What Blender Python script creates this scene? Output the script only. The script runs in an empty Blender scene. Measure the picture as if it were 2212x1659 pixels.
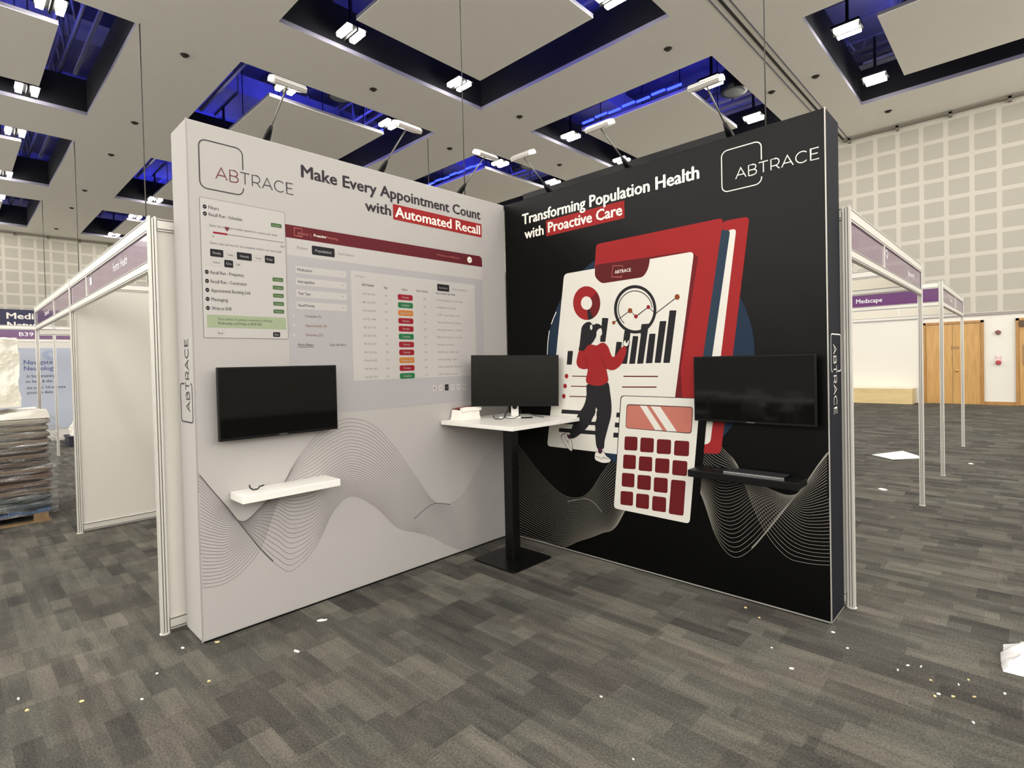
import bpy, bmesh, math, random
import numpy as np
from mathutils import Vector, Matrix, noise

SC = bpy.context.scene
COL = SC.collection
rnd = random.Random(7)

# ------------------------------------------------------------------ camera
cam_data = bpy.data.cameras.new('camera')
cam = bpy.data.objects.new('camera', cam_data)
COL.objects.link(cam)
cam.location = (3.40936923, -3.54616611, 1.57324967)
cam.rotation_euler = (1.55442500, 0.0234774355, 0.768857147)
cam_data.sensor_width = 36.0
cam_data.lens = 1168.47923 / 2212 * 36.0
cam_data.shift_x = 13.1233939 / 2212
cam_data.shift_y = -25.9860553 / 2212
cam_data.clip_start = 0.05
cam_data.clip_end = 200
SC.camera = cam

# ------------------------------------------------------------------ world, exposure
world = bpy.data.worlds.new('world')
SC.world = world
world.use_nodes = True
world.node_tree.nodes['Background'].inputs[0].default_value = (1.0, 0.975, 0.93, 1)
world.node_tree.nodes['Background'].inputs[1].default_value = 5.0  # added fill light, entering above the low rear walls
SC.view_settings.view_transform = 'Standard'
SC.view_settings.look = 'None'
SC.view_settings.gamma = 1.0
SC.view_settings.use_curve_mapping = False
SC.view_settings.exposure = 0.0
SC.cycles.use_denoising = True
SC.cycles.max_bounces = 8
SC.cycles.diffuse_bounces = 4
SC.cycles.sample_clamp_indirect = 6.0
LAMP_W = 116.0          # emission strength of the ceiling lamp tubes
BLUE_FLOOD = 260.0     # watts of each blue flood above a raft
BLUE_W = 30.0           # emission strength of the blue strips in the ceiling voids

# ------------------------------------------------------------------ materials
def lin(c):
    c = c / 255.0
    return c / 12.92 if c <= 0.04045 else ((c + 0.055) / 1.055) ** 2.4
def rgb(r, g, b):
    return (lin(r), lin(g), lin(b), 1.0)
MATS = {}
def mat(name, col, rough=0.6, metal=0.0, spec=0.5, coat=0.0, emit=None, noise_amt=0.0, noise_scale=20.0, bump=0.0, bump_scale=60.0):
    if name in MATS:
        return MATS[name]
    m = bpy.data.materials.new(name)
    m.use_nodes = True
    nt = m.node_tree
    b = nt.nodes['Principled BSDF']
    b.inputs['Base Color'].default_value = rgb(*col)
    b.inputs['Roughness'].default_value = rough
    b.inputs['Metallic'].default_value = metal
    b.inputs['Specular IOR Level'].default_value = spec
    b.inputs['Coat Weight'].default_value = coat
    b.inputs['Coat Roughness'].default_value = 0.05
    if emit:
        b.inputs['Emission Color'].default_value = rgb(*emit[:3])
        b.inputs['Emission Strength'].default_value = emit[3]
    tc = nt.nodes.new('ShaderNodeTexCoord')
    if noise_amt:
        n = nt.nodes.new('ShaderNodeTexNoise'); n.inputs['Scale'].default_value = noise_scale
        n.inputs['Detail'].default_value = 5
        nt.links.new(tc.outputs['Object'], n.inputs['Vector'])
        mx = nt.nodes.new('ShaderNodeMix'); mx.data_type = 'RGBA'
        c = rgb(*col)
        mx.inputs[6].default_value = tuple(v * (1 - noise_amt) for v in c[:3]) + (1,)
        mx.inputs[7].default_value = tuple(min(1, v * (1 + noise_amt)) for v in c[:3]) + (1,)
        nt.links.new(n.outputs['Fac'], mx.inputs[0])
        nt.links.new(mx.outputs[2], b.inputs['Base Color'])
    if bump:
        n2 = nt.nodes.new('ShaderNodeTexNoise'); n2.inputs['Scale'].default_value = bump_scale
        nt.links.new(tc.outputs['Object'], n2.inputs['Vector'])
        bp = nt.nodes.new('ShaderNodeBump'); bp.inputs['Strength'].default_value = bump
        bp.inputs['Distance'].default_value = 0.02
        nt.links.new(n2.outputs['Fac'], bp.inputs['Height'])
        nt.links.new(bp.outputs['Normal'], b.inputs['Normal'])
    MATS[name] = m
    return m

def math_node(nt, op, a, b=None, c=None):
    n = nt.nodes.new('ShaderNodeMath'); n.operation = op
    for i, v in enumerate((a, b, c)):
        if v is None: continue
        if isinstance(v, (int, float)): n.inputs[i].default_value = v
        else: nt.links.new(v, n.inputs[i])
    return n.outputs[0]

def carpet_material():
    m = bpy.data.materials.new('carpet_tiles'); m.use_nodes = True
    nt = m.node_tree; L = nt.links
    b = nt.nodes['Principled BSDF']; b.inputs['Roughness'].default_value = 0.95
    b.inputs['Specular IOR Level'].default_value = 0.15
    tc = nt.nodes.new('ShaderNodeTexCoord'); sp = nt.nodes.new('ShaderNodeSeparateXYZ')
    L.new(tc.outputs['Object'], sp.inputs[0])
    X, Y = sp.outputs[0], sp.outputs[1]
    def wn(u, v, w):
        cb = nt.nodes.new('ShaderNodeCombineXYZ')
        for i, s in enumerate((u, v, w)):
            if isinstance(s, (int, float)): cb.inputs[i].default_value = s
            else: L.new(s, cb.inputs[i])
        n = nt.nodes.new('ShaderNodeTexWhiteNoise'); n.noise_dimensions = '3D'
        L.new(cb.outputs[0], n.inputs['Vector']); return n.outputs['Value']
    def cells(h, w, seed):
        row = math_node(nt, 'FLOOR', math_node(nt, 'DIVIDE', Y, h))
        off = wn(row, seed, 0.5)
        wid = math_node(nt, 'MULTIPLY_ADD', wn(row, seed, 3.5), w * 0.7, w * 0.65)
        cx = math_node(nt, 'FLOOR', math_node(nt, 'ADD', math_node(nt, 'DIVIDE', X, wid), math_node(nt, 'MULTIPLY', off, 9.0)))
        return wn(row, cx, seed + 1.7)
    a = cells(0.10, 0.30, 2.0)
    c = cells(0.20, 0.36, 5.0)
    d = cells(0.045, 0.6, 9.0)
    v = math_node(nt, 'ADD', math_node(nt, 'MULTIPLY', a, 0.40), math_node(nt, 'MULTIPLY', c, 0.42))
    v = math_node(nt, 'ADD', v, math_node(nt, 'MULTIPLY', d, 0.18))
    # soft wear and pile
    mp = nt.nodes.new('ShaderNodeMapping'); mp.inputs['Scale'].default_value = (2.2, 9.0, 1)
    L.new(tc.outputs['Object'], mp.inputs[0])
    n1 = nt.nodes.new('ShaderNodeTexNoise'); n1.inputs['Scale'].default_value = 1.6; n1.inputs['Detail'].default_value = 6
    L.new(mp.outputs[0], n1.inputs['Vector'])
    v = math_node(nt, 'ADD', math_node(nt, 'MULTIPLY', v, 0.60), math_node(nt, 'MULTIPLY', n1.outputs['Fac'], 0.40))
    n2 = nt.nodes.new('ShaderNodeTexNoise'); n2.inputs['Scale'].default_value = 105; n2.inputs['Detail'].default_value = 4; n2.inputs['Roughness'].default_value = 0.7
    L.new(tc.outputs['Object'], n2.inputs['Vector'])
    v = math_node(nt, 'ADD', v, math_node(nt, 'MULTIPLY', math_node(nt, 'SUBTRACT', n2.outputs['Fac'], 0.5), 1.15))
    cr = nt.nodes.new('ShaderNodeValToRGB')
    cr.color_ramp.elements[0].position = 0.18; cr.color_ramp.elements[0].color = rgb(55, 54, 52)
    cr.color_ramp.elements[1].position = 0.85; cr.color_ramp.elements[1].color = rgb(120, 116, 108)
    e = cr.color_ramp.elements.new(0.5); e.color = rgb(84, 82, 77)
    L.new(v, cr.inputs[0])
    # faint green / brown drift between strips
    hue = wn(math_node(nt, 'FLOOR', math_node(nt, 'DIVIDE', Y, 0.25)), math_node(nt, 'FLOOR', math_node(nt, 'DIVIDE', X, 0.5)), 4.0)
    mx = nt.nodes.new('ShaderNodeMix'); mx.data_type = 'RGBA'; mx.blend_type = 'MULTIPLY'; mx.inputs[0].default_value = 1.0
    hr = nt.nodes.new('ShaderNodeValToRGB')
    hr.color_ramp.elements[0].color = (0.975, 1.0, 0.975, 1); hr.color_ramp.elements[1].color = (1.03, 0.99, 0.97, 1)
    L.new(hue, hr.inputs[0]); L.new(cr.outputs[0], mx.inputs[6]); L.new(hr.outputs[0], mx.inputs[7])
    L.new(mx.outputs[2], b.inputs['Base Color'])
    bp = nt.nodes.new('ShaderNodeBump'); bp.inputs['Strength'].default_value = 0.35; bp.inputs['Distance'].default_value = 0.01
    L.new(n2.outputs['Fac'], bp.inputs['Height']); L.new(bp.outputs[0], b.inputs['Normal'])
    return m

def acoustic_material(name, axis, u0, pitch, w0, z_low):
    """Perforated acoustic squares in a plain plaster grid; u along the wall, z up."""
    m = bpy.data.materials.new(name); m.use_nodes = True
    nt = m.node_tree; L = nt.links
    b = nt.nodes['Principled BSDF']; b.inputs['Roughness'].default_value = 0.85
    b.inputs['Specular IOR Level'].default_value = 0.2
    tc = nt.nodes.new('ShaderNodeTexCoord'); sp = nt.nodes.new('ShaderNodeSeparateXYZ')
    L.new(tc.outputs['Object'], sp.inputs[0])
    U = sp.outputs[axis]; Z = sp.outputs[2]
    def dist(s, s0, p, half):     # signed distance outside the square's half width
        t = math_node(nt, 'DIVIDE', math_node(nt, 'SUBTRACT', s, s0), p)
        f = math_node(nt, 'SUBTRACT', math_node(nt, 'FRACT', math_node(nt, 'ADD', t, 0.5)), 0.5)
        return math_node(nt, 'SUBTRACT', math_node(nt, 'MULTIPLY', math_node(nt, 'ABSOLUTE', f), p), half)
    r = 0.035
    dx = math_node(nt, 'MAXIMUM', math_node(nt, 'ADD', dist(U, u0, pitch, w0 / 2), r), 0.0)
    dz = math_node(nt, 'MAXIMUM', math_node(nt, 'ADD', dist(Z, 3.0, 0.601, 0.24), r), 0.0)
    d = math_node(nt, 'SQRT', math_node(nt, 'ADD', math_node(nt, 'MULTIPLY', dx, dx), math_node(nt, 'MULTIPLY', dz, dz)))
    inside = math_node(nt, 'LESS_THAN', d, r)
    inside = math_node(nt, 'MULTIPLY', inside, math_node(nt, 'GREATER_THAN', Z, z_low))
    inside = math_node(nt, 'MULTIPLY', inside, math_node(nt, 'LESS_THAN', Z, 8.78))
    mx = nt.nodes.new('ShaderNodeMix'); mx.data_type = 'RGBA'
    mx.inputs[6].default_value = rgb(194, 190, 177); mx.inputs[7].default_value = rgb(172, 168, 156)
    L.new(inside, mx.inputs[0]); L.new(mx.outputs[2], b.inputs['Base Color'])
    bp = nt.nodes.new('ShaderNodeBump'); bp.inputs['Strength'].default_value = 0.6; bp.inputs['Distance'].default_value = 0.02
    bp.invert = True
    L.new(inside, bp.inputs['Height']); L.new(bp.outputs[0], b.inputs['Normal'])
    return m

M_CARPET = carpet_material()
M_CEIL = mat('ceiling_plaster', (243, 240, 232), 0.9, spec=0.2, noise_amt=0.02, noise_scale=3)
M_LIP = mat('coffer_edge_trim', (112, 110, 124), 0.5)
M_VOID = mat('black_void_lining', (14, 14, 18), 0.85, spec=0.2)
M_DECK = mat('dark_roof_deck', (96, 96, 120), 0.8, noise_amt=0.4, noise_scale=1.5)
M_DUCT = mat('galvanised_duct', (120, 120, 135), 0.45, 0.3, noise_amt=0.3, noise_scale=2)
M_TUBE = mat('lamp_tube_glow', (255, 255, 255), 0.4, emit=(255, 249, 240, LAMP_W))
M_BLUE = mat('blue_strip_glow', (30, 30, 200), 0.4, emit=(14, 22, 255, BLUE_W))
M_BLACKMETAL = mat('black_metal', (10, 10, 10), 0.35, spec=0.3)
M_BLACKPL = mat('black_plastic', (8, 8, 9), 0.4, spec=0.22)
M_BLACKGLOSS = mat('black_gloss_screen', (4, 4, 4), 0.05, spec=0.24)
M_WHITE = mat('white_laminate', (236, 234, 228), 0.35)
M_WALLP = mat('white_wall_paint', (224, 221, 211), 0.7, spec=0.3, noise_amt=0.015, noise_scale=2)
M_FABW = mat('white_tension_fabric', (175, 171, 168), 0.85, spec=0.2, bump=0.06, bump_scale=5)
M_FABK = mat('black_tension_fabric', (2, 2, 2), 0.38, spec=0.16, bump=0.03, bump_scale=4)
M_FABN = mat('dark_navy_fabric', (20, 21, 30), 0.75, spec=0.15)
M_ALU = mat('brushed_aluminium', (216, 213, 206), 0.4, 0.25)
M_GROOVE = mat('aluminium_groove', (108, 104, 98), 0.6, 0.3)
M_SHELLP = mat('white_shell_panel', (210, 206, 198), 0.55, noise_amt=0.02, noise_scale=1.2)
M_PURPLE = mat('purple_fascia_film', (92, 34, 100), 0.22, spec=0.8, coat=0.6)
M_FASCBACK = mat('beige_fascia_back', (212, 206, 192), 0.6)
M_LETTER = mat('pale_lettering', (238, 232, 240), 0.5)
M_WOOD = None

def wood_material(name, c1, c2, vertical=True):
    m = bpy.data.materials.new(name); m.use_nodes = True
    nt = m.node_tree; b = nt.nodes['Principled BSDF']; b.inputs['Roughness'].default_value = 0.42
    tc = nt.nodes.new('ShaderNodeTexCoord'); mp = nt.nodes.new('ShaderNodeMapping')
    mp.inputs['Scale'].default_value = (14, 14, 1.2) if vertical else (1.2, 14, 14)
    n = nt.nodes.new('ShaderNodeTexNoise'); n.inputs['Scale'].default_value = 1.5; n.inputs['Detail'].default_value = 6
    cr = nt.nodes.new('ShaderNodeValToRGB')
    cr.color_ramp.elements[0].position = .3; cr.color_ramp.elements[0].color = rgb(*c1)
    cr.color_ramp.elements[1].position = .7; cr.color_ramp.elements[1].color = rgb(*c2)
    nt.links.new(tc.outputs['Object'], mp.inputs[0]); nt.links.new(mp.outputs[0], n.inputs['Vector'])
    nt.links.new(n.outputs['Fac'], cr.inputs[0]); nt.links.new(cr.outputs[0], b.inputs['Base Color'])
    return m
M_OAK = wood_material('oak_veneer', (182, 138, 76), (200, 158, 94))
M_OAKD = wood_material('oak_frame', (160, 116, 58), (180, 134, 74))
M_PLY = wood_material('pale_plywood', (206, 182, 128), (220, 198, 148), False)

# ------------------------------------------------------------------ mesh helpers
class MB:
    """Collects shapes, then links them as ONE mesh object."""
    def __init__(self):
        self.v, self.f, self.mi, self.mats, self.sm = [], [], [], [], []
        self.cur = 0
    def use(self, m):
        if m not in self.mats: self.mats.append(m)
        self.cur = self.mats.index(m); return self
    def add(self, vs, fs, smooth=False):
        o = len(self.v)
        self.v += [tuple(p) for p in vs]
        for f in fs:
            self.f.append([i + o for i in f]); self.mi.append(self.cur); self.sm.append(smooth)
        return self
    def box(self, x0, x1, y0, y1, z0, z1):
        if x0 > x1: x0, x1 = x1, x0
        if y0 > y1: y0, y1 = y1, y0
        if z0 > z1: z0, z1 = z1, z0
        vs = [(x0,y0,z0),(x1,y0,z0),(x1,y1,z0),(x0,y1,z0),(x0,y0,z1),(x1,y0,z1),(x1,y1,z1),(x0,y1,z1)]
        return self.add(vs, [(0,3,2,1),(4,5,6,7),(0,1,5,4),(1,2,6,5),(2,3,7,6),(3,0,4,7)])
    def obox(self, c, ax, ay, az, hx, hy, hz):
        c, ax, ay, az = (Vector(q) for q in (c, ax, ay, az))
        vs = [c + ax*hx*i + ay*hy*j + az*hz*k for k in (-1,1) for i, j in ((-1,-1),(1,-1),(1,1),(-1,1))]
        return self.add(vs, [(0,3,2,1),(4,5,6,7),(0,1,5,4),(1,2,6,5),(2,3,7,6),(3,0,4,7)])
    def tube(self, pts, r, n=8, caps=True):
        pts = [Vector(p) for p in pts]
        rs = r if isinstance(r, (list, tuple)) else [r] * len(pts)
        vs, fs = [], []
        up = None
        for i, p in enumerate(pts):
            t = (pts[min(i+1, len(pts)-1)] - pts[max(i-1, 0)]).normalized()
            if up is None:
                up = t.orthogonal().normalized()
            else:
                up = (up - t * up.dot(t))
                up = up.normalized() if up.length > 1e-6 else t.orthogonal().normalized()
            s = t.cross(up)
            for k in range(n):
                a = 2 * math.pi * k / n
                vs.append(p + (up * math.cos(a) + s * math.sin(a)) * rs[i])
        for i in range(len(pts) - 1):
            for k in range(n):
                fs.append((i*n+k, i*n+(k+1)%n, (i+1)*n+(k+1)%n, (i+1)*n+k))
        if caps:
            fs.append(tuple(range(n))[::-1]); fs.append(tuple((len(pts)-1)*n + k for k in range(n)))
        return self.add(vs, fs, True)
    def disc_stack(self, c, prof, n=20, axis=(0,0,1)):
        """Solid of revolution: prof = [(radius, height), ...] along axis from c."""
        ax = Vector(axis).normalized(); u = ax.orthogonal().normalized(); w = ax.cross(u); c = Vector(c)
        vs, fs = [], []
        for r, h in prof:
            for k in range(n):
                a = 2*math.pi*k/n
                vs.append(c + ax*h + (u*math.cos(a) + w*math.sin(a))*r)
        for i in range(len(prof)-1):
            for k in range(n):
                fs.append((i*n+k, i*n+(k+1)%n, (i+1)*n+(k+1)%n, (i+1)*n+k))
        fs.append(tuple(range(n))[::-1]); fs.append(tuple((len(prof)-1)*n+k for k in range(n)))
        return self.add(vs, fs)
    def prism(self, poly, f0, f1):
        """poly: 2-D outline; f0, f1 map (u, v) to 3-D front and back points."""
        n = len(poly)
        vs = [f0(*p) for p in poly] + [f1(*p) for p in poly]
        fs = [tuple(range(n)), tuple(range(2*n-1, n-1, -1))] + [(i, i+n, (i+1)%n+n, (i+1)%n) for i in range(n)]
        return self.add(vs, fs)
    def build(self, name, material=None, parent=None, bevel=0.0, tri=False):
        if material is not None and not self.mats: self.mats = [material]
        me = bpy.data.meshes.new(name)
        off = Vector((0, 0, 0))
        p = parent
        while p is not None:
            off += Vector(p.location); p = p.parent
        me.from_pydata([tuple(Vector(q) - off) for q in self.v], [], self.f)
        for m in self.mats: me.materials.append(m)
        for i, pl in enumerate(me.polygons):
            pl.material_index = self.mi[i]; pl.use_smooth = self.sm[i]
        bm = bmesh.new(); bm.from_mesh(me)
        if tri: bmesh.ops.triangulate(bm, faces=[f for f in bm.faces if len(f.verts) > 4])
        bmesh.ops.recalc_face_normals(bm, faces=bm.faces)
        bm.to_mesh(me); bm.free()
        me.update()
        o = bpy.data.objects.new(name, me); COL.objects.link(o)
        if parent is not None: o.parent = parent
        if bevel:
            bv = o.modifiers.new('bevel', 'BEVEL'); bv.width = bevel; bv.segments = 2; bv.limit_method = 'ANGLE'
        return o

def tag(o, label=None, cat=None, group=None, kind=None):
    if label: o['label'] = label
    if cat: o['category'] = cat
    if group: o['group'] = group
    if kind: o['kind'] = kind
    return o
def thing(name, label, cat, loc=(0, 0, 0), group=None):
    o = bpy.data.objects.new(name, None); COL.objects.link(o)
    o.location = loc; o.empty_display_size = 0.1
    return tag(o, label, cat, group)
def copy_tree(o, loc, label=None):
    c = o.copy(); COL.objects.link(c); c.location = loc
    if label: c['label'] = label
    for ch in list(o.children):
        d = ch.copy(); COL.objects.link(d); d.parent = c
        for g in list(ch.children):
            e = g.copy(); COL.objects.link(e); e.parent = d
    return c
def struct(o):
    o['kind'] = 'structure'; return o

# ================================================================== THE HALL
ZC = 8.9                       # ceiling height
WX0, WX1, WY0, WY1 = -34.0, 15.0, -16.0, 17.9
XC = [(-32.45, -26.60), (-24.20, -18.20), (-15.85, -10.05), (-7.95, -2.08), (-0.09, 5.77), (7.80, 13.65)]
YC = [(-14.40, -8.50), (-6.40, -0.56), (1.53, 7.42), (9.55, 15.35)]

b = MB().box(WX0, WX1, WY0, WY1, -0.1, 0.0)
struct(b.build('floor', M_CARPET))

# ceiling: one slab pierced by the square coffers
b = MB().use(M_CEIL)
xs = [WX0] + [v for p in XC for v in p] + [WX1]
ys = [WY0] + [v for p in YC for v in p] + [WY1]
for i in range(len(xs) - 1):
    for j in range(len(ys) - 1):
        if i % 2 == 1 and j % 2 == 1: continue
        x0, x1, y0, y1 = xs[i], xs[i+1], ys[j], ys[j+1]
        b.add([(x0,y0,ZC),(x1,y0,ZC),(x1,y1,ZC),(x0,y1,ZC)], [(0,1,2,3)])
o = b.build('ceiling'); struct(o)
# coffer upstands: pale trim below, black lining above
b = MB()
for x0, x1 in XC:
    for y0, y1 in YC:
        for (z0, z1, m) in ((ZC, ZC + 0.10, M_LIP), (ZC + 0.10, ZC + 1.0, M_VOID)):
            b.use(m)
            P = [(x0,y0),(x1,y0),(x1,y1),(x0,y1)]
            for k in range(4):
                a, c = P[k], P[(k+1) % 4]
                b.add([(*a,z0),(*c,z0),(*c,z1),(*a,z1)], [(0,1,2,3)])
o = b.build('ceiling_upstand'); struct(o)
# roof deck above the voids
b = MB().use(M_DECK).box(WX0, WX1, WY0, WY1, 12.0, 12.2)
for k in range(24):
    y = WY0 + 1.0 + k * 1.4
    b.box(WX0, WX1, y, y + 0.12, 11.7, 12.0)
struct(b.build('roof_deck'))

# hall walls
M_ACN = acoustic_material('acoustic_wall_squares', 0, -0.50, 0.6015, 0.485, 2.70)
M_ACW = acoustic_material('acoustic_wall_squares_side', 1, -1.08, 0.622, 0.50, 2.70)
b = MB().use(M_ACN).box(WX0, WX1, WY1, WY1 + 0.2, 2.72, ZC + 3.1)
b.use(M_WALLP).box(WX0, WX1, WY1, WY1 + 0.2, -0.1, 2.72)
struct(b.build('wall_right'))
b = MB().use(M_ACW).box(WX0 - 0.2, WX0, WY0, WY1, 2.72, ZC + 3.1)
b.use(M_WALLP).box(WX0 - 0.2, WX0, WY0, WY1, -0.1, 2.72)
struct(b.build('wall_left'))
# low enclosing walls behind the camera; cut low so the world adds fill light
struct(MB().box(WX0, WX1, WY0 - 0.2, WY0, -0.1, 4.2).build('wall_back', M_WALLP))
struct(MB().box(WX1, WX1 + 0.2, WY0, WY1, -0.1, 4.2).build('wall_front', M_WALLP))
# dado trim and curtain rails
M_DADO = mat('grey_dado_trim', (150, 141, 138), 0.5)
struct(MB().box(WX0, WX1, WY1 - 0.03, WY1, 2.655, 2.735).build('trim_1', M_DADO))
struct(MB().box(WX0, WX0 + 0.03, WY0, WY1, 2.655, 2.735).build('trim_2', M_DADO))
M_RAIL = mat('grey_rail', (126, 120, 108), 0.5, 0.3)
b = MB().box(-1.1, WX1, WY1 - 0.14, WY1 - 0.09, 8.80, 8.86)
for k in range(11):
    x = -0.95 + 1.32 * k
    b.box(x, x + 0.08, WY1 - 0.14, WY1, 8.72, 8.86)
struct(b.build('trim_3', M_RAIL))
b = MB().box(WX0 + 0.09, WX0 + 0.14, WY0, WY1, 8.80, 8.86)
for k in range(26):
    y = WY0 + 0.5 + 1.32 * k
    b.box(WX0, WX0 + 0.14, y, y + 0.08, 8.72, 8.86)
struct(b.build('trim_4', M_RAIL))
# partition track running across the ceiling
b = MB()
b.use(mat('track_slot', (38, 36, 34), 0.7)).box(-1.13, -1.07, WY0, WY1, ZC - 0.012, ZC + 0.0)
b.use(M_LIP).box(-1.27, -1.24, WY0, WY1, ZC - 0.008, ZC); b.box(-0.97, -0.94, WY0, WY1, ZC - 0.008, ZC)
struct(b.build('trim_5'))
# skirting by the doors
struct(MB().box(2.44, 3.13, WY1 - 0.025, WY1, 0, 0.10).build('baseboard_right', M_OAKD))

def hall_door(n, x0, x1, plate):
    root = bpy.data.objects.new('door_%d' % n, None); COL.objects.link(root)
    root.location = ((x0 + x1) / 2, WY1, 0); struct(root)
    fb = MB()
    fb.box(x0, x0 + 0.07, WY1 - 0.06, WY1, 0, 2.52); fb.box(x1 - 0.07, x1, WY1 - 0.06, WY1, 0, 2.52)
    fb.box(x0, x1, WY1 - 0.06, WY1, 2.45, 2.52)
    fb.build('door_frame', M_OAKD, root)
    mid = (x0 + x1) / 2
    for a, c in ((x0 + 0.075, mid - 0.004), (mid + 0.004, x1 - 0.075)):
        lf = MB().box(a, c, WY1 - 0.035, WY1 - 0.002, 0.01, 2.44).build('door_leaf', M_OAK, root)
    if plate:
        MB().tube([(mid + 0.10, WY1 - 0.036, 1.02), (mid + 0.10, WY1 - 0.085, 1.02)], [0.03, 0.035], 12).build('door_knob', mat('brass', (226, 190, 110), 0.25, 0.9), root)
        MB().box(mid - 0.04, mid + 0.16, WY1 - 0.042, WY1 - 0.035, 1.68, 1.76).build('door_sign', mat('door_plate', (150, 118, 78), 0.4, 0.3), root)
    else:
        MB().box(x0 + 0.075, x0 + 0.42, WY1 - 0.10, WY1 - 0.035, 2.28, 2.44).build('door_closer', mat('bronze_closer', (84, 66, 50), 0.4, 0.5), root)
        MB().box(x0 + 0.14, x0 + 0.30, WY1 - 0.045, WY1 - 0.035, 1.15, 1.75).build('push_plate', mat('door_plate', (150, 118, 78), 0.4, 0.3), root)
hall_door(1, 1.00, 2.44, True)
hall_door(2, 3.13, 4.70, False)

# ---- ceiling voids: rafts, lamps, ducts, blue strips
COFFER = {(3, 2): 'top centre coffer', (2, 2): 'coffer above the white headline',
          (3, 3): 'coffer above the black wall', (4, 3): 'top right coffer',
          (2, 1): 'top left coffer', (1, 1): 'second coffer down the left edge',
          (0, 1): 'third coffer down the left edge', (1, 2): 'coffer behind the white wall corner',
          (0, 2): 'small far coffer at left', (2, 3): 'coffer above the inside corner'}
def make_lamp():
    root = thing('ceiling_lamp', 'x', 'ceiling lamp', (0, 0, 0), 'twin ceiling lamps')
    hb = MB()
    hb.box(-0.28, 0.28, -0.25, 0.25, 0.10, 0.16); hb.box(-0.28, 0.28, -0.02, 0.02, 0.02, 0.10)
    hb.box(-0.03, 0.03, -0.03, 0.03, 0.16, 1.2)
    hb.build('lamp_housing', M_BLACKMETAL, root)
    for s in (-1, 1):
        MB().box(-0.23, 0.23, s * 0.16 - 0.06, s * 0.16 + 0.06, 0.03, 0.10).build('lamp_tube', M_TUBE, root)
    return root
lamp0 = None
duct_n = 0
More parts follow.
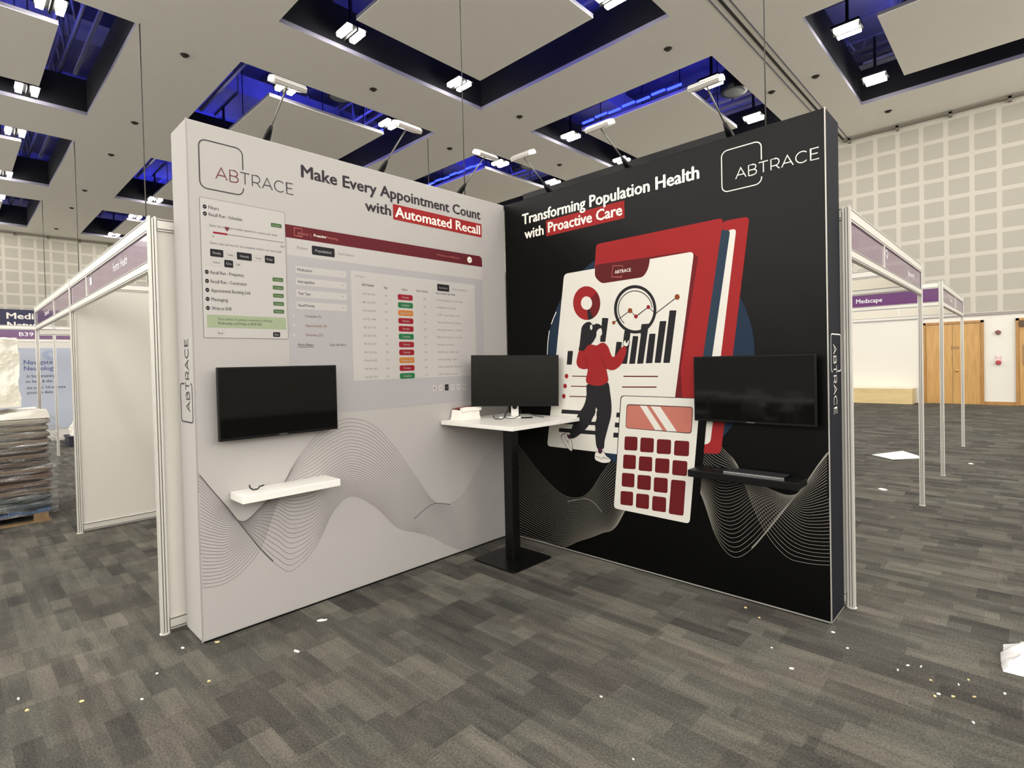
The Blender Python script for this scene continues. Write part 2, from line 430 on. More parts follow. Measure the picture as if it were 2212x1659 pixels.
for i, (x0, x1) in enumerate(XC):
    for j, (y0, y1) in enumerate(YC):
        desc = COFFER.get((i, j))
        # hanging raft
        rf = MB().use(M_CEIL).box(x0 + 1.17, x1 - 1.17, y0 + 1.15, y1 - 1.15, ZC, ZC + 0.012)
        rf.use(M_LIP).box(x0 + 1.17, x1 - 1.17, y0 + 1.15, y1 - 1.15, ZC + 0.012, ZC + 0.09)
        for hx in (x0 + 1.6, x1 - 1.6):
            for hy in (y0 + 1.6, y1 - 1.6):
                rf.use(M_VOID).box(hx - 0.01, hx + 0.01, hy - 0.01, hy + 0.01, ZC + 0.09, 11.7)
        struct(rf.build('ceiling_raft'))
        # lamps, two on each of the x sides
        for xx, sx in ((x0 + 0.56, 'far'), (x1 - 0.60, 'near')):
            for yy, sy in ((y0 + 1.38, 'left'), (y1 - 1.33, 'right')):
                if desc: lab = 'lit twin lamp, %s end, %s side of the %s' % (sy, 'lower' if sx == 'far' else 'upper', desc)
                else: lab = 'twin white lamp in a ceiling coffer beyond the edge of the photo'
                if lamp0 is None:
                    lamp0 = make_lamp(); lamp0.location = (xx, yy, ZC); lamp0['label'] = lab
                else:
                    copy_tree(lamp0, (xx, yy, ZC), lab)
        if not desc: continue
        # blue strips lying on the raft edges
        for yy, sy in ((y0 + 1.10, 'left'), (y1 - 1.10, 'right')):
            if (i, j, sy) not in ((3, 2, 'right'), (2, 2, 'right'), (3, 3, 'left'), (2, 3, 'left')): continue
            sb = MB()
            n = 7
            for k in range(n):
                a = x0 + 1.25 + (x1 - x0 - 2.5) * k / n
                sb.box(a, a + (x1 - x0 - 2.5) / n * 0.86, yy - 0.03, yy + 0.03, ZC + 0.17 + 0.03 * (k % 2), ZC + 0.22 + 0.03 * (k % 2))
            tag(sb.build('blue_light_strip', M_BLUE), 'blue light strip, %s raft edge, %s' % (sy, desc), 'light strip', 'blue strips above the ceiling rafts')
        # blue flood above the raft
        ld = bpy.data.lights.new('blue_flood', 'AREA'); ld.color = (0.05, 0.06, 1.0); ld.energy = BLUE_FLOOD; ld.size = 2.0
        lo = bpy.data.objects.new('blue_flood', ld); COL.objects.link(lo); lo.location = ((x0+x1)/2, (y0+y1)/2, ZC + 0.5); lo.rotation_euler = (math.pi, 0, 0)
        # services lit blue
        r2 = random.Random(i * 10 + j)
        ya = y0 + r2.uniform(0.2, 1.2)
        t = thing('ventilation_duct', 'dark ventilation duct inside the ' + desc, 'duct', (x0, ya, ZC), 'ducts above the ceiling')
        db = MB().box(x0 - 1.2, x0 + 1.0, y0 - 1, y1 + 1, ZC + 1.6, ZC + 2.2)
        db.build('duct_body', M_DUCT, t)
        db = MB()
        for k in range(7):
            yy = y0 - 0.6 + k * 1.15
            db.box(x0 - 1.25, x0 + 1.05, yy, yy + 0.06, ZC + 1.55, ZC + 2.25)
        db.build('duct_flange', M_DUCT, t)
        t = thing('roof_truss', 'blue lit lattice truss inside the ' + desc, 'truss', ((x0+x1)/2, y1 - 0.7, ZC), 'trusses above the ceiling')
        for yy in (y1 - 0.55, y1 - 0.95):
            MB().tube([(x0 - 1, yy, ZC + 1.15), (x1 + 1, yy, ZC + 1.15)], 0.045, 6).build('truss_chord', M_DUCT, t)
        MB().tube([(x0 - 1, y1 - 0.75, ZC + 2.0), (x1 + 1, y1 - 0.75, ZC + 2.0)], 0.045, 6).build('truss_chord', M_DUCT, t)
        wb = MB()
        for k in range(9):
            xa = x0 - 0.8 + k * 0.85
            wb.tube([(xa, y1 - 0.55, ZC + 1.15), (xa + 0.42, y1 - 0.75, ZC + 2.0), (xa + 0.85, y1 - 0.95, ZC + 1.15)], 0.03, 5)
        wb.build('truss_web', M_DUCT, t)
        t = thing('service_pipe', 'pair of dark service pipes inside the ' + desc, 'pipe', (x1 - 0.6, (y0+y1)/2, ZC + 1.3), 'pipes above the ceiling')
        for q in range(2):
            MB().tube([(x1 - 0.35 - q * 0.3, y0 - 1, ZC + 1.3 + q * .1), (x1 - 0.35 - q * 0.3, y1 + 1, ZC + 1.3 + q * .1)], 0.07, 8).build('pipe_run', M_DUCT, t)
        for yy in (y0 + 0.3, y0 + 0.8, y1 - 0.3):
            tag(MB().box(x0 + 0.1, x1 - 0.1, yy, yy + 0.08, ZC + 1.02, ZC + 1.10).build('cable_tray', M_DUCT), 'thin cable tray crossing the void of the ' + desc, 'cable tray', 'cable trays above the ceiling')
        if (i, j) in ((2, 2), (3, 3), (2, 3)):
            t = thing('air_diffuser', 'round black air diffuser inside the ' + desc, 'air vent', (x1 - 0.6, (y0+y1)/2 - (0.0 if j == 2 else -.05), ZC + 0.35), 'round air diffusers')
            c = t.location
            MB().disc_stack(c, [(0.36, 0), (0.38, 0.10), (0.38, 0.20), (0.33, 0.25), (0.33, 0.6)], 28).build('diffuser_drum', M_BLACKPL, t)
            MB().disc_stack((c.x, c.y, c.z - 0.02), [(0.26, 0), (0.30, 0.03)], 28).build('diffuser_disc', mat('grey_diffuser', (96, 100, 100), 0.6), t)

# sprinkler heads
spr = [(-10.65, .5, 'between the top left coffers'), (-15.47, .5, 'right of the second coffer down the left edge'), (-9.03, 4.51, 'between the headline coffer and the top centre coffer'),
       (-7.46, 8.52, 'just below the lower corner of the top centre coffer'), (-2.68, 8.5, 'between the top centre coffer and the black wall coffer'), (-.58, 12.51, 'between the partition track and the top right coffer'),
       (.39, 16.41, 'below the bottom corner of the top right coffer'), (-1.68, 12.53, 'left of the partition track above the black wall'), (-18.77, .5, 'right of the third coffer down the left edge'),
       (-10.69, 8.53, 'above the headline word Appointment'), (-9.11, 12.51, 'left of the lowest lamp of the black wall coffer'), (-23.79, .5, 'above the lamp beside the white wall'),
       (-27.04, .5, 'above the small far coffer'), (-31.9, .5, 'left of the small far coffer near the left hall wall')]
s0 = None
for x, y, w in spr:
    lab = 'small dark sprinkler head ' + w
    if s0 is None:
        s0 = tag(MB().disc_stack((0, 0, 0), [(0.03, -0.045), (0.055, -0.04), (0.09, -0.006), (0.10, 0)], 14).build('sprinkler_head', mat('sprinkler_bronze', (52, 46, 40), 0.5, 0.4)), lab, 'sprinkler', 'ceiling sprinklers')
        s0.location = (x, y, ZC)
    else: copy_tree(s0, (x, y, ZC), lab)

# hanging wires
M_WIRE = mat('dark_steel_wire', (58, 54, 50), 0.5, 0.4)
for x, y, z0, w in ((-10.02, -.52, 2.45, 'coffer corner at the top left'), (-18.27, -.54, 2.4, 'corner of the second coffer down the left edge'), (-26.5, -.55, 2.3, 'corner of the third coffer down the left edge'),
                (-10.57, 7.5, 2.5, 'corner of the headline coffer'), (-2.1, 1.42, 2.6, 'top centre coffer, passing in front of it'), (1.32, 2.85, 2.6, 'right of the black wall coffer')):
    tag(MB().tube([(x, y, z0), (x, y, ZC)], 0.007 if x > -5 else 0.012, 5).build('hanging_wire', M_WIRE), 'thin dark wire hanging plumb from the ' + w, 'wire', 'rigging wires')

# ================================================================== DISPLAY WALLS
WL, WH, WT = 2.573, 3.0, 0.29           # length, height, depth of each fabric wall

def homography(src, dst):
    A = []
    for (x, y), (u, v) in zip(src, dst):
        A.append([x, y, 1, 0, 0, 0, -u*x, -u*y, -u]); A.append([0, 0, 0, x, y, 1, -v*x, -v*y, -v])
    return np.linalg.svd(np.array(A, float))[2][-1].reshape(3, 3)
# the printed artwork was measured on the photograph; these turn a measured point into metres on its wall
HLW = homography([(401,255),(433,1393),(1094,447),(1108,1157)], [(0,WH),(0,0),(WL,WH),(WL,0)])
HRW = homography([(1096,448),(1108,1157),(1779,231),(1791.6,1352)], [(0,WH),(0,0),(WL,WH),(WL,0)])
def on(Hm, x, y):
    r = Hm @ np.array([x, y, 1.0]); return (float(r[0]/r[2]), float(r[1]/r[2]))
def lw(x, y): return on(HLW, x, y)
def rw(x, y): return on(HRW, x, y)
def c6(x, y): return rw(1160 + x/4.148, 460 + y/4.148)
def c7(x, y): return rw(1160 + x/4.1475, 760 + y/4.1475)
def c8(x, y): return rw(1460 + x/4.1475, 720 + y/4.1475)
def c3(x, y): return rw(1400 + x/3.606, 920 + y/3.606)
# placement of (s along the wall, z, height above the cloth) in the hall
PL = lambda s, z, d=0.0: (d, -WL + s, z)
PR = lambda s, z, d=0.0: (s, -d, z)
PLE = lambda s, z, d=0.0: (-WT + s, -WL - d, z)        # end face of the white wall
PRE = lambda s, z, d=0.0: (WL + d, s, z)               # end face of the black wall

INK = {}
def ink(name, col, rough=0.75):
    return mat('ink_' + name, col, rough, spec=0.25)
K_BLACK = ink('black', (30, 29, 32)); K_WHITE = ink('white', (214, 211, 203)); K_RED = ink('red', (146, 32, 34))
K_DRED = ink('dark_red', (86, 22, 27)); K_BAR = ink('maroon_bar', (90, 25, 33)); K_NAVY = ink('navy', (26, 42, 62))
K_STEEL = ink('steel_blue', (36, 53, 70)); K_GREY = ink('grey', (112, 108, 106)); K_TXT = ink('text_grey', (62, 59, 62))
K_PALE = ink('pale_grey', (165, 162, 163)); K_CARD = ink('card_white', (181, 177, 174)); K_GREEN = ink('green', (34, 102, 60))
K_LGREEN = ink('light_green', (148, 160, 130)); K_MGREEN = ink('leaf_green', (66, 96, 58)); K_ORANGE = ink('orange', (180, 112, 46))
K_CRIM = ink('crimson', (136, 22, 35)); K_PINK = ink('pink', (182, 110, 97)); K_BUT = ink('button_red', (96, 17, 21))
K_BROWN = ink('brown_red', (126, 62, 28)); K_PURP = ink('plum', (66, 26, 52)); K_WAVE = ink('wave_grey', (108, 101, 103))
K_WAVED = ink('wave_dark', (84, 78, 80)); K_WAVEW = ink('wave_white', (134, 130, 122)); K_HEAD = ink('headline_charcoal', (48, 42, 48))
K_BGK = M_FABK; K_SHAD = ink('ink_dark_red_edge', (102, 22, 26)); K_LOGOR = ink('logo_red', (104, 50, 56))
K_OFF = ink('lettering_white', (232, 228, 219))

class Print:
    """Flat printed artwork on one wall: polygons in (s, z) with a layer number."""
    def __init__(self, place): self.p, self.mb, self.k = place, MB(), 0
    def lift(self, layer):           # each ink pass sits a hair above the one before
        self.k += 1
        return 0.0010 + 0.00026 * layer + 0.000015 * (self.k % 13)
    def poly(self, pts, m, layer=1):
        pts = [p for i, p in enumerate(pts) if i == 0 or (abs(p[0]-pts[i-1][0]) + abs(p[1]-pts[i-1][1])) > 1e-6]
        d = self.lift(layer)
        self.mb.use(m).add([self.p(s, z, d) for s, z in pts], [tuple(range(len(pts)))])
        return self
    def rect(self, s0, s1, z0, z1, m, layer=1, r=0.0):
        return self.poly(round_rect(s0, s1, z0, z1, r), m, layer)
    def ribbon(self, pts, w, m, layer=1):
        d = self.lift(layer)
        pts = [Vector((p[0], p[1])) for p in pts]
        n = len(pts); vs = []
        for i in range(n):
            a = pts[max(i-1, 0)]; c = pts[min(i+1, n-1)]
            t = (c - a)
            if t.length < 1e-9: t = Vector((1, 0))
            t.normalize(); nr = Vector((-t.y, t.x))
            k = 1.0
            if 0 < i < n - 1:
                t1 = (pts[i] - a).normalized()
                k = 1 / max(0.5, abs(nr.dot(Vector((-t1.y, t1.x)))))
            for sgn in (-1, 1):
                q = pts[i] + nr * (sgn * w / 2 * k); vs.append(self.p(q.x, q.y, d))
        self.mb.use(m).add(vs, [(2*i, 2*i+1, 2*i+3, 2*i+2) for i in range(n-1)])
        return self
    def stroke(self, pts, w, m, layer=1):            # straight strokes with square joints
        for a, c in zip(pts[:-1], pts[1:]):
            A, C = Vector(a), Vector(c); t = (C - A).normalized() * w * 0.45
            self.ribbon([A - t, C + t], w, m, layer)
        return self
    def disc(self, s, z, rs, rz, m, layer=1, n=28, a0=0, a1=360):
        pts = [(s + rs*math.cos(math.radians(a0 + (a1-a0)*k/n)), z + rz*math.sin(math.radians(a0 + (a1-a0)*k/n))) for k in range(n + (1 if a1-a0 < 360 else 0))]
        if a1 - a0 < 360: pts.append((s, z))
        return self.poly(pts, m, layer)
    def text(self, txt, s, z, w, h, m, layer=2, bold=0.0, align='l', rot=0):
        """w: full width in metres (0 = natural), h: capital height."""
        vs, fs, bw = glyphs(txt, bold)
        kz = h / CAP
        ks = kz if not w else w / bw
        x0 = {'l': 0, 'c': -bw*ks/2, 'r': -bw*ks}[align]
        d = self.lift(layer)
        ca, sa = math.cos(math.radians(rot)), math.sin(math.radians(rot))
        out = []
        for x, y in vs:
            u, v = x0 + x*ks, y*kz
            out.append(self.p(s + u*ca - v*sa, z + u*sa + v*ca, d))
        self.mb.use(m).add(out, fs)
        if bold:                                     # heavier face: the same outline struck again a hair aside
            e = bold * kz
            for q4, (du, dv) in enumerate(((e, 0), (-e, 0), (0, e*0.6), (0, -e*0.6))):
                mv = Vector(self.p(s + du, z + dv, 0.000045 * (q4 + 1))) - Vector(self.p(s, z, 0))
                self.mb.add([tuple(Vector(q) + mv) for q in out], fs)
        return self
    def build(self, name, parent): return self.mb.build(name, None, parent, tri=True)

def round_rect(s0, s1, z0, z1, r, n=5):
    if r <= 0: return [(s0,z0),(s1,z0),(s1,z1),(s0,z1)]
    out = []
    for cx, cz, a in ((s1-r, z0+r, -90), (s1-r, z1-r, 0), (s0+r, z1-r, 90), (s0+r, z0+r, 180)):
        for k in range(n+1):
            t = math.radians(a + 90*k/n); out.append((cx + r*math.cos(t), cz + r*math.sin(t)))
    return out
def round_quad(q, r, n=4):
    """Any polygon of points with its corners rounded by radius r."""
    out = []; N = len(q)
    for i in range(N):
        P = Vector(q[i]); A = Vector(q[i-1]) - P; C = Vector(q[(i+1) % N]) - P
        k = min(r, A.length*0.45, C.length*0.45)
        a = P + A.normalized()*k; c = P + C.normalized()*k
        for j in range(n+1):
            t = j/n; v = a*(1-t)**2 + P*2*t*(1-t) + c*t*t; out.append((v.x, v.y))
    return out
def spline(pts, n=8, closed=False):
    P = [Vector(p) for p in pts]; N = len(P); out = []
    for i in range(N if closed else N-1):
        g = lambda k: P[k % N] if closed else P[max(0, min(N-1, k))]
        p0, p1, p2, p3 = g(i-1), g(i), g(i+1), g(i+2)
        for j in range(n):
            t = j/n
            v = 0.5*((2*p1) + (p2-p0)*t + (2*p0-5*p1+4*p2-p3)*t*t + (3*p1-p0-3*p2+p3)*t**3)
            out.append((v.x, v.y))
    if not closed: out.append(tuple(P[-1]))
    return out

GL = {}
def raw_glyphs(txt, bold):
    cu = bpy.data.curves.new('lettering', 'FONT'); cu.body = txt; cu.size = 1.0; cu.offset = 0.0
    cu.resolution_u = 2; cu.fill_mode = 'BOTH'
    o = bpy.data.objects.new('lettering', cu); COL.objects.link(o)
    dg = bpy.context.evaluated_depsgraph_get()
    me = bpy.data.meshes.new_from_object(o.evaluated_get(dg))
    vs = [(v.co.x, v.co.y) for v in me.vertices]; fs = [tuple(p.vertices) for p in me.polygons]
    bpy.data.objects.remove(o); bpy.data.curves.remove(cu); bpy.data.meshes.remove(me)
    return vs, fs
_v, _f = raw_glyphs('H', 0)
CAP = max(y for x, y in _v)
def glyphs(txt, bold=0.0):
    if (txt, bold) not in GL:
        vs, fs = raw_glyphs(txt, bold)
        x0 = min(x for x, y in vs); x1 = max(x for x, y in vs)
        GL[(txt, bold)] = ([(x - x0, y) for x, y in vs], fs, x1 - x0)
    return GL[(txt, bold)]

def arc(cx, cy, rx, ry, a0, a1, n=12):
    return [(cx + rx*math.cos(math.radians(a0+(a1-a0)*k/n)), cy + ry*math.sin(math.radians(a0+(a1-a0)*k/n))) for k in range(n+1)]
THIN = {   # thin geometric capitals on a unit-high grid: (advance, [polylines])
 'A': (0.98, [[(0,0),(0.46,1),(0.92,0)], [(0.16,0.33),(0.76,0.33)]]),
 'B': (0.86, [[(0.08,0),(0.08,1),(0.45,1)] + arc(0.45,0.755,0.27,0.245,90,-90) + [(0.08,0.51)], [(0.45,0.51)] + arc(0.47,0.255,0.30,0.255,90,-90) + [(0.08,0)]]),
 'T': (0.86, [[(0,1),(0.80,1)], [(0.40,1),(0.40,0)]]),
 'R': (0.86, [[(0.08,0),(0.08,1),(0.45,1)] + arc(0.45,0.68,0.30,0.32,90,-90) + [(0.08,0.36)], [(0.48,0.36),(0.78,0)]]),
 'C': (1.02, [arc(0.54,0.5,0.49,0.5,45,315,24)]),
 'E': (0.80, [[(0.70,1),(0.08,1),(0.08,0),(0.72,0)], [(0.08,0.52),(0.62,0.52)]]),
}
def logo(pr, tf, S, m, m2, lw_, layer=3):
    """Rounded open square with thin capitals crossing its right side. tf: (u, v) in box widths -> (s, z)."""
    r = 0.16
    def st(pts): pr.ribbon([tf(*p) for p in pts], lw_, m, layer)
    box = [(1, 0.18)] + arc(1-r, r, r, r, 0, -90, 6) + arc(r, r, r, r, 270, 180, 6) + arc(r, 1.12-r, r, r, 180, 90, 6) + arc(1-r, 1.12-r, r, r, 90, 0, 6) + [(1, 0.62)]
    st(box)
    u = 0.36; h = 0.275
    for ch in 'ABTRACE':
        adv, lines = THIN[ch]
        for ln in lines:
            pr.ribbon([tf(u + x*h*1.02, 0.28 + y*h) for x, y in ln], lw_ * 0.92, m2 if ch in 'AB' and u < 0.9 else m, layer)
        u += adv * h * 1.02 + 0.028

# ------------------------------------------------ white wall
white = thing('display_wall', 'tall white fabric display wall with printed software dashboard and grey wave lines', 'display wall', (-WT/2, -WL/2, 0))
b = MB().box(-WT, 0, -WL, 0, 0.012, WH)
b.build('fabric_cover', M_FABW, white, bevel=0.008)
MB().box(-WT + 0.015, -0.012, -WL + 0.015, -0.015, 0, 0.02).build('base_frame', M_BLACKPL, white)
M_SEAM = mat('grey_seam', (158, 152, 150), 0.6)
b = MB().box(-0.006, 0.0015, -WL - 0.0015, -WL + 0.004, 0.012, WH + 0.001)
b.build('corner_seam', M_SEAM, white)

g = Print(PL)
sx, sz = 0.240, 0.240
logo(g, lambda u, v: (0.064 + u*sx, 2.622 + v*0.249), 1, K_TXT, K_LOGOR, 0.0062)
g.build('printed_logo', white)

g = Print(PL)
g.text('Make Every Appointment Count', 0.672, 2.820, 1.600, 0.078, K_HEAD, 3, 0.028)
g.text('with', 1.141, 2.690, 0.215, 0.074, K_HEAD, 3, 0.028)
g.rect(1.376, 2.284, 2.667, 2.782, K_RED, 2)
g.text('Automated Recall', 1.396, 2.690, 0.868, 0.074, K_OFF, 4, 0.028)
g.build('printed_headline', white)

g = Print(PL)
# dashboard window
bar = [(0.52, 2.411), (2.281, 2.411), (2.281, 2.47), (2.274, 2.490), (2.255, 2.502), (0.52, 2.494)]
g.rect(0.56, 2.281, 2.30, 2.411, K_CARD, 1)
g.rect(0.56, 2.281, 1.262, 2.300, K_PALE, 1)
g.poly(bar, K_BAR, 2)
mini = lambda u, v: (0.612 + u*0.052, 2.430 + v*0.050)
g.ribbon([mini(*p) for p in [(1, 0.2), (1, 0), (0, 0), (0, 1), (1, 1), (1, 0.6)]], 0.003, K_PINK, 3)
g.text('ABTRACE', 0.632, 2.441, 0.075, 0.014, K_PINK, 4)
g.text('|', 0.722, 2.441, 0, 0.018, K_PINK, 4)
g.text('Proactive', 0.745, 2.443, 0.085, 0.017, K_OFF, 4, 0.02)
g.text('Monitoring', 0.833, 2.443, 0.085, 0.017, K_PINK, 4)
g.text('Welcome to dashboard', 1.78, 2.449, 0.24, 0.014, K_PINK, 4)
g.disc(2.135, 2.456, 0.026, 0.026, K_OFF, 4)
g.text('AB', 2.122, 2.449, 0.024, 0.012, K_TXT, 5)
g.text('Patient', 0.628, 2.345, 0.072, 0.020, K_GREY, 2)
g.rect(0.728, 0.892, 2.322, 2.382, K_BLACK, 2, 0.008)
g.text('Population', 0.752, 2.343, 0.116, 0.018, K_PALE, 3)
g.text('Optimisation', 0.914, 2.345, 0.126, 0.018, K_GREY, 2)
for k, t in enumerate(('Medication', 'Anticoagulation', 'Task Type', 'Recall Priority')):
    z = 2.236 - k * 0.077
    g.rect(0.612, 0.974, z - 0.047, z, K_CARD, 2, 0.006)
    g.text(t, 0.625, z - 0.032, (0.10, 0.115, 0.085, 0.112)[k], 0.017, K_TXT, 3, 0.015)
    g.stroke([(0.935, z - 0.018), (0.943, z - 0.027), (0.951, z - 0.018)], 0.002, K_GREY, 3)
for k, (t, mm) in enumerate((('Complete (1)', K_TXT), ('Opportunistic (5)', K_BROWN), ('Overdue (27)', K_LOGOR))):
    z = 1.905 - k * 0.062
    g.text(t, 0.668, z, (0.112, 0.150, 0.122)[k], 0.016, mm, 3)
    g.rect(0.585, 0.597, z - 0.002, z + 0.014, K_CARD, 2, 0.002)
g.text('More Filters', 0.614, 1.716, 0.107, 0.016, K_TXT, 3, 0.012)
g.rect(0.614, 0.721, 1.708, 1.711, K_TXT, 3)
g.text('Clear All Filters', 0.835, 1.718, 0.122, 0.015, K_TXT, 3, 0.008)
g.rect(1.010, 2.185, 1.475, 2.248, K_CARD, 2)
g.text('20 Patients', 1.045, 2.205, 0.075, 0.013, K_GREY, 3)
g.text('NHS Number', 1.096, 2.148, 0.100, 0.016, K_TXT, 3, 0.02)
g.text('Age', 1.276, 2.143, 0.032, 0.015, K_TXT, 3, 0.02)
g.text('Status', 1.437, 2.143, 0.050, 0.015, K_TXT, 3, 0.02)
g.text('Days Overdue', 1.572, 2.143, 0.108, 0.015, K_TXT, 3, 0.02)
g.rect(1.778, 1.902, 2.166, 2.222, K_BLACK, 3, 0.006)
g.text('Summary', 1.796, 2.187, 0.088, 0.014, K_PALE, 4)
g.text('All Recommendations', 1.935, 2.185, 0.165, 0.014, K_GREY, 3)
g.text('Most Overdue Task Details', 1.765, 2.140, 0.20, 0.015, K_TXT, 3, 0.012)
r3 = random.Random(3)
tasks = ['Cervical Screening - cervical smear', 'Atrial fibrillation - stroke risk check', 'COPD - annual inhaler review', 'Thyroid function test - overdue', 'Smoking status - review', 'Blood Pressure - at risk', 'Hypothyroidism - annual blood test', 'Blood Pressure - HbA1c recall', 'Learning Disability - check', 'Lithium monitoring - blood test', 'COPD - spirometry review test']
for k, cc in enumerate('RGORRGRROR' 'G'):
    z = 2.090 - k * 0.0596
    g.text('%d %d %d' % (r3.randint(400, 999), r3.randint(100, 999), r3.randint(1000, 9999)), 1.098, z - 0.006, 0.105, 0.014, K_GREY, 3)
    g.text(str(r3.randint(23, 88)), 1.282, z - 0.006, 0.020, 0.013, K_GREY, 3)
    g.rect(1.397, 1.535, z - 0.0215, z + 0.0215, {'R': K_CRIM, 'G': K_GREEN, 'O': K_ORANGE}[cc], 3, 0.013)
    g.text({'R': 'Overdue', 'G': 'Complete', 'O': 'Opportunistic'}[cc], 1.466, z - 0.007, {'R': 0.062, 'G': 0.072, 'O': 0.098}[cc], 0.015, K_PALE, 4, 0, 'c')
    g.text(str(r3.randint(20, 320)), 1.635, z - 0.006, 0.026, 0.013, K_GREY, 3)
    g.text(tasks[k], 1.768, z - 0.004, 0.17 + 0.12 * r3.random(), 0.014, K_GREY, 3)
for k, t in enumerate(('1', '2', '3', '4', '5', 'Next')):
    s = 1.725 + k * 0.0625
    g.rect(s - 0.019, s + 0.019, 1.362, 1.412, K_BLACK if k == 2 else K_CARD, 2, 0.004)
    g.text(t, s, 1.380, 0.009 if k < 5 else 0.030, 0.014, K_PALE if k == 2 else K_TXT, 3, 0, 'c')
# settings card in front of the dashboard
g.rect(0.058, 0.553, 1.759, 2.568, K_GREY, 3, 0.010)
g.rect(0.0605, 0.5505, 1.7615, 2.5655, K_CARD, 4, 0.009)
def bullet(z, t, w):
    g.disc(0.085, z + 0.009, 0.0105, 0.0125, K_BLACK, 5, 16)
    g.stroke([(0.081, z + 0.009), (0.089, z + 0.009)], 0.002, K_CARD, 6)
    g.text(t, 0.105, z, w, 0.019, K_TXT, 5, 0.012)
bullet(2.506, 'Filters', 0.055); bullet(2.466, 'Recall Run - Schedule', 0.185)
g.text('Select the maximum number patients to contact each week', 0.106, 2.406, 0.395, 0.014, K_TXT, 5)
g.poly([(0.190, 2.417), (0.215, 2.417), (0.213, 2.403), (0.2025, 2.390), (0.192, 2.403)], K_LOGOR, 6)
g.rect(0.125, 0.540, 2.371, 2.375, K_GREY, 5); g.rect(0.125, 0.203, 2.368, 2.379, K_CRIM, 6)
g.text('0', 0.122, 2.345, 0.008, 0.013, K_TXT, 5); g.text('500', 0.518, 2.340, 0.026, 0.013, K_TXT, 5)
g.text('Select a day and time for the scheduled recall to run every week', 0.106, 2.305, 0.420, 0.014, K_TXT, 5)
def button(s0, s1, z0, z1, t, dark):
    if dark: g.rect(s0, s1, z0, z1, K_BLACK, 5, 0.006)
    else:
        g.rect(s0, s1, z0, z1, K_PALE, 5, 0.006); g.rect(s0+.0015, s1-.0015, z0+.0015, z1-.0015, K_CARD, 6, 0.005)
    g.text(t, (s0+s1)/2, (z0+z1)/2 - 0.006, (s1-s0)*0.6, 0.013, K_PALE if dark else K_TXT, 7, 0, 'c')
button(0.106, 0.178, 2.233, 2.277, 'Monday', True); button(0.188, 0.243, 2.235, 2.273, 'Tuesday', False)
button(0.253, 0.340, 2.232, 2.277, 'Wednesday', True); button(0.350, 0.408, 2.235, 2.273, 'Thursday', False)
button(0.418, 0.478, 2.232, 2.277, 'Friday', True)
button(0.106, 0.170, 2.178, 2.222, 'Weekend', False); button(0.181, 0.231, 2.178, 2.222, 'On', True); button(0.238, 0.278, 2.180, 2.220, 'Off', False)
for k, (t, w) in enumerate((('Recall Run - Frequency', 0.185), ('Recall Run - Constraints', 0.200), ('Appointment Booking Link', 0.222), ('Messaging', 0.090), ('Write to EHR', 0.110))):
    bullet(2.131 - k * 0.052, t, w)
for z in (2.466, 2.125, 2.074, 2.024, 1.973, 1.924):
    g.rect(0.462, 0.530, z - 0.004, z + 0.021, K_MGREEN, 5, 0.006)
    g.text('Complete', 0.496, z + 0.003, 0.050, 0.011, K_LGREEN, 6, 0, 'c')
g.rect(0.078, 0.540, 1.820, 1.895, K_LGREEN, 5)
g.text('There will be 15 patients contacted on Monday,', 0.135, 1.864, 0.320, 0.014, K_TXT, 6)
g.text('Wednesday, and Friday at 09:00 AM', 0.135, 1.840, 0.250, 0.014, K_TXT, 6, 0.01)
button(0.125, 0.175, 1.772, 1.804, 'Back', False); button(0.455, 0.500, 1.772, 1.802, 'Save', True)
g.build('printed_dashboard', white)

# printed wave lines: families of curves blended between three master curves
def wave_family(pr, xs, k0, k5, k1, to_wall, n, w, m, layer=0, lim=(0.004, WL - 0.004)):
    prev = None
    for k in range(n):
        t = k / (n - 1)
        l0, l5, l1 = 2*(t-0.5)*(t-1), -4*t*(t-1), 2*t*(t-0.5)
        pts = [to_wall(x, a*l0 + c*l5 + d*l1) for x, a, c, d in zip(xs, k0, k5, k1)]
        c = [p for p in spline(pts, 9) if lim[0] <= p[0] <= lim[1] and 0.02 < p[1] < WH]
        if len(c) > 2: pr.ribbon(c, w, m, layer)
g = Print(PL)
X = [420, 455, 490, 525, 560, 595, 630, 680, 720, 760, 810, 860, 900, 935, 965, 1000, 1045, 1100]
A = [1269, 1267, 1256, 1229, 1184, 1092, 1010, 945, 916, 905, 921, 975, 1032, 1080, 1090, 1072, 1000, 925]
B = [1140, 1152, 1156, 1134, 1096, 1072, 1078, 1066, 1030, 1010, 1030, 1076, 1108, 1118, 1128, 1142, 1114, 1062]
Cc = [1015, 1058, 1098, 1142, 1186, 1219, 1232, 1182, 1104, 1072, 1094, 1140, 1150, 1160, 1176, 1188, 1184, 1170]
wave_family(g, X, A, B, Cc, lw, 32, 0.0024, K_WAVE, 0)
g.ribbon(spline([lw(*p) for p in ((428, 1026), (455, 1058), (490, 1098), (525, 1142), (560, 1184), (588, 1212))], 8), 0.006, K_WAVED, 1)
g.ribbon(spline([lw(*p) for p in ((895, 1122), (920, 1100), (938, 1089), (955, 1088), (975, 1091))], 8), 0.005, K_WAVED, 1)
g.build('printed_wave_lines', white)

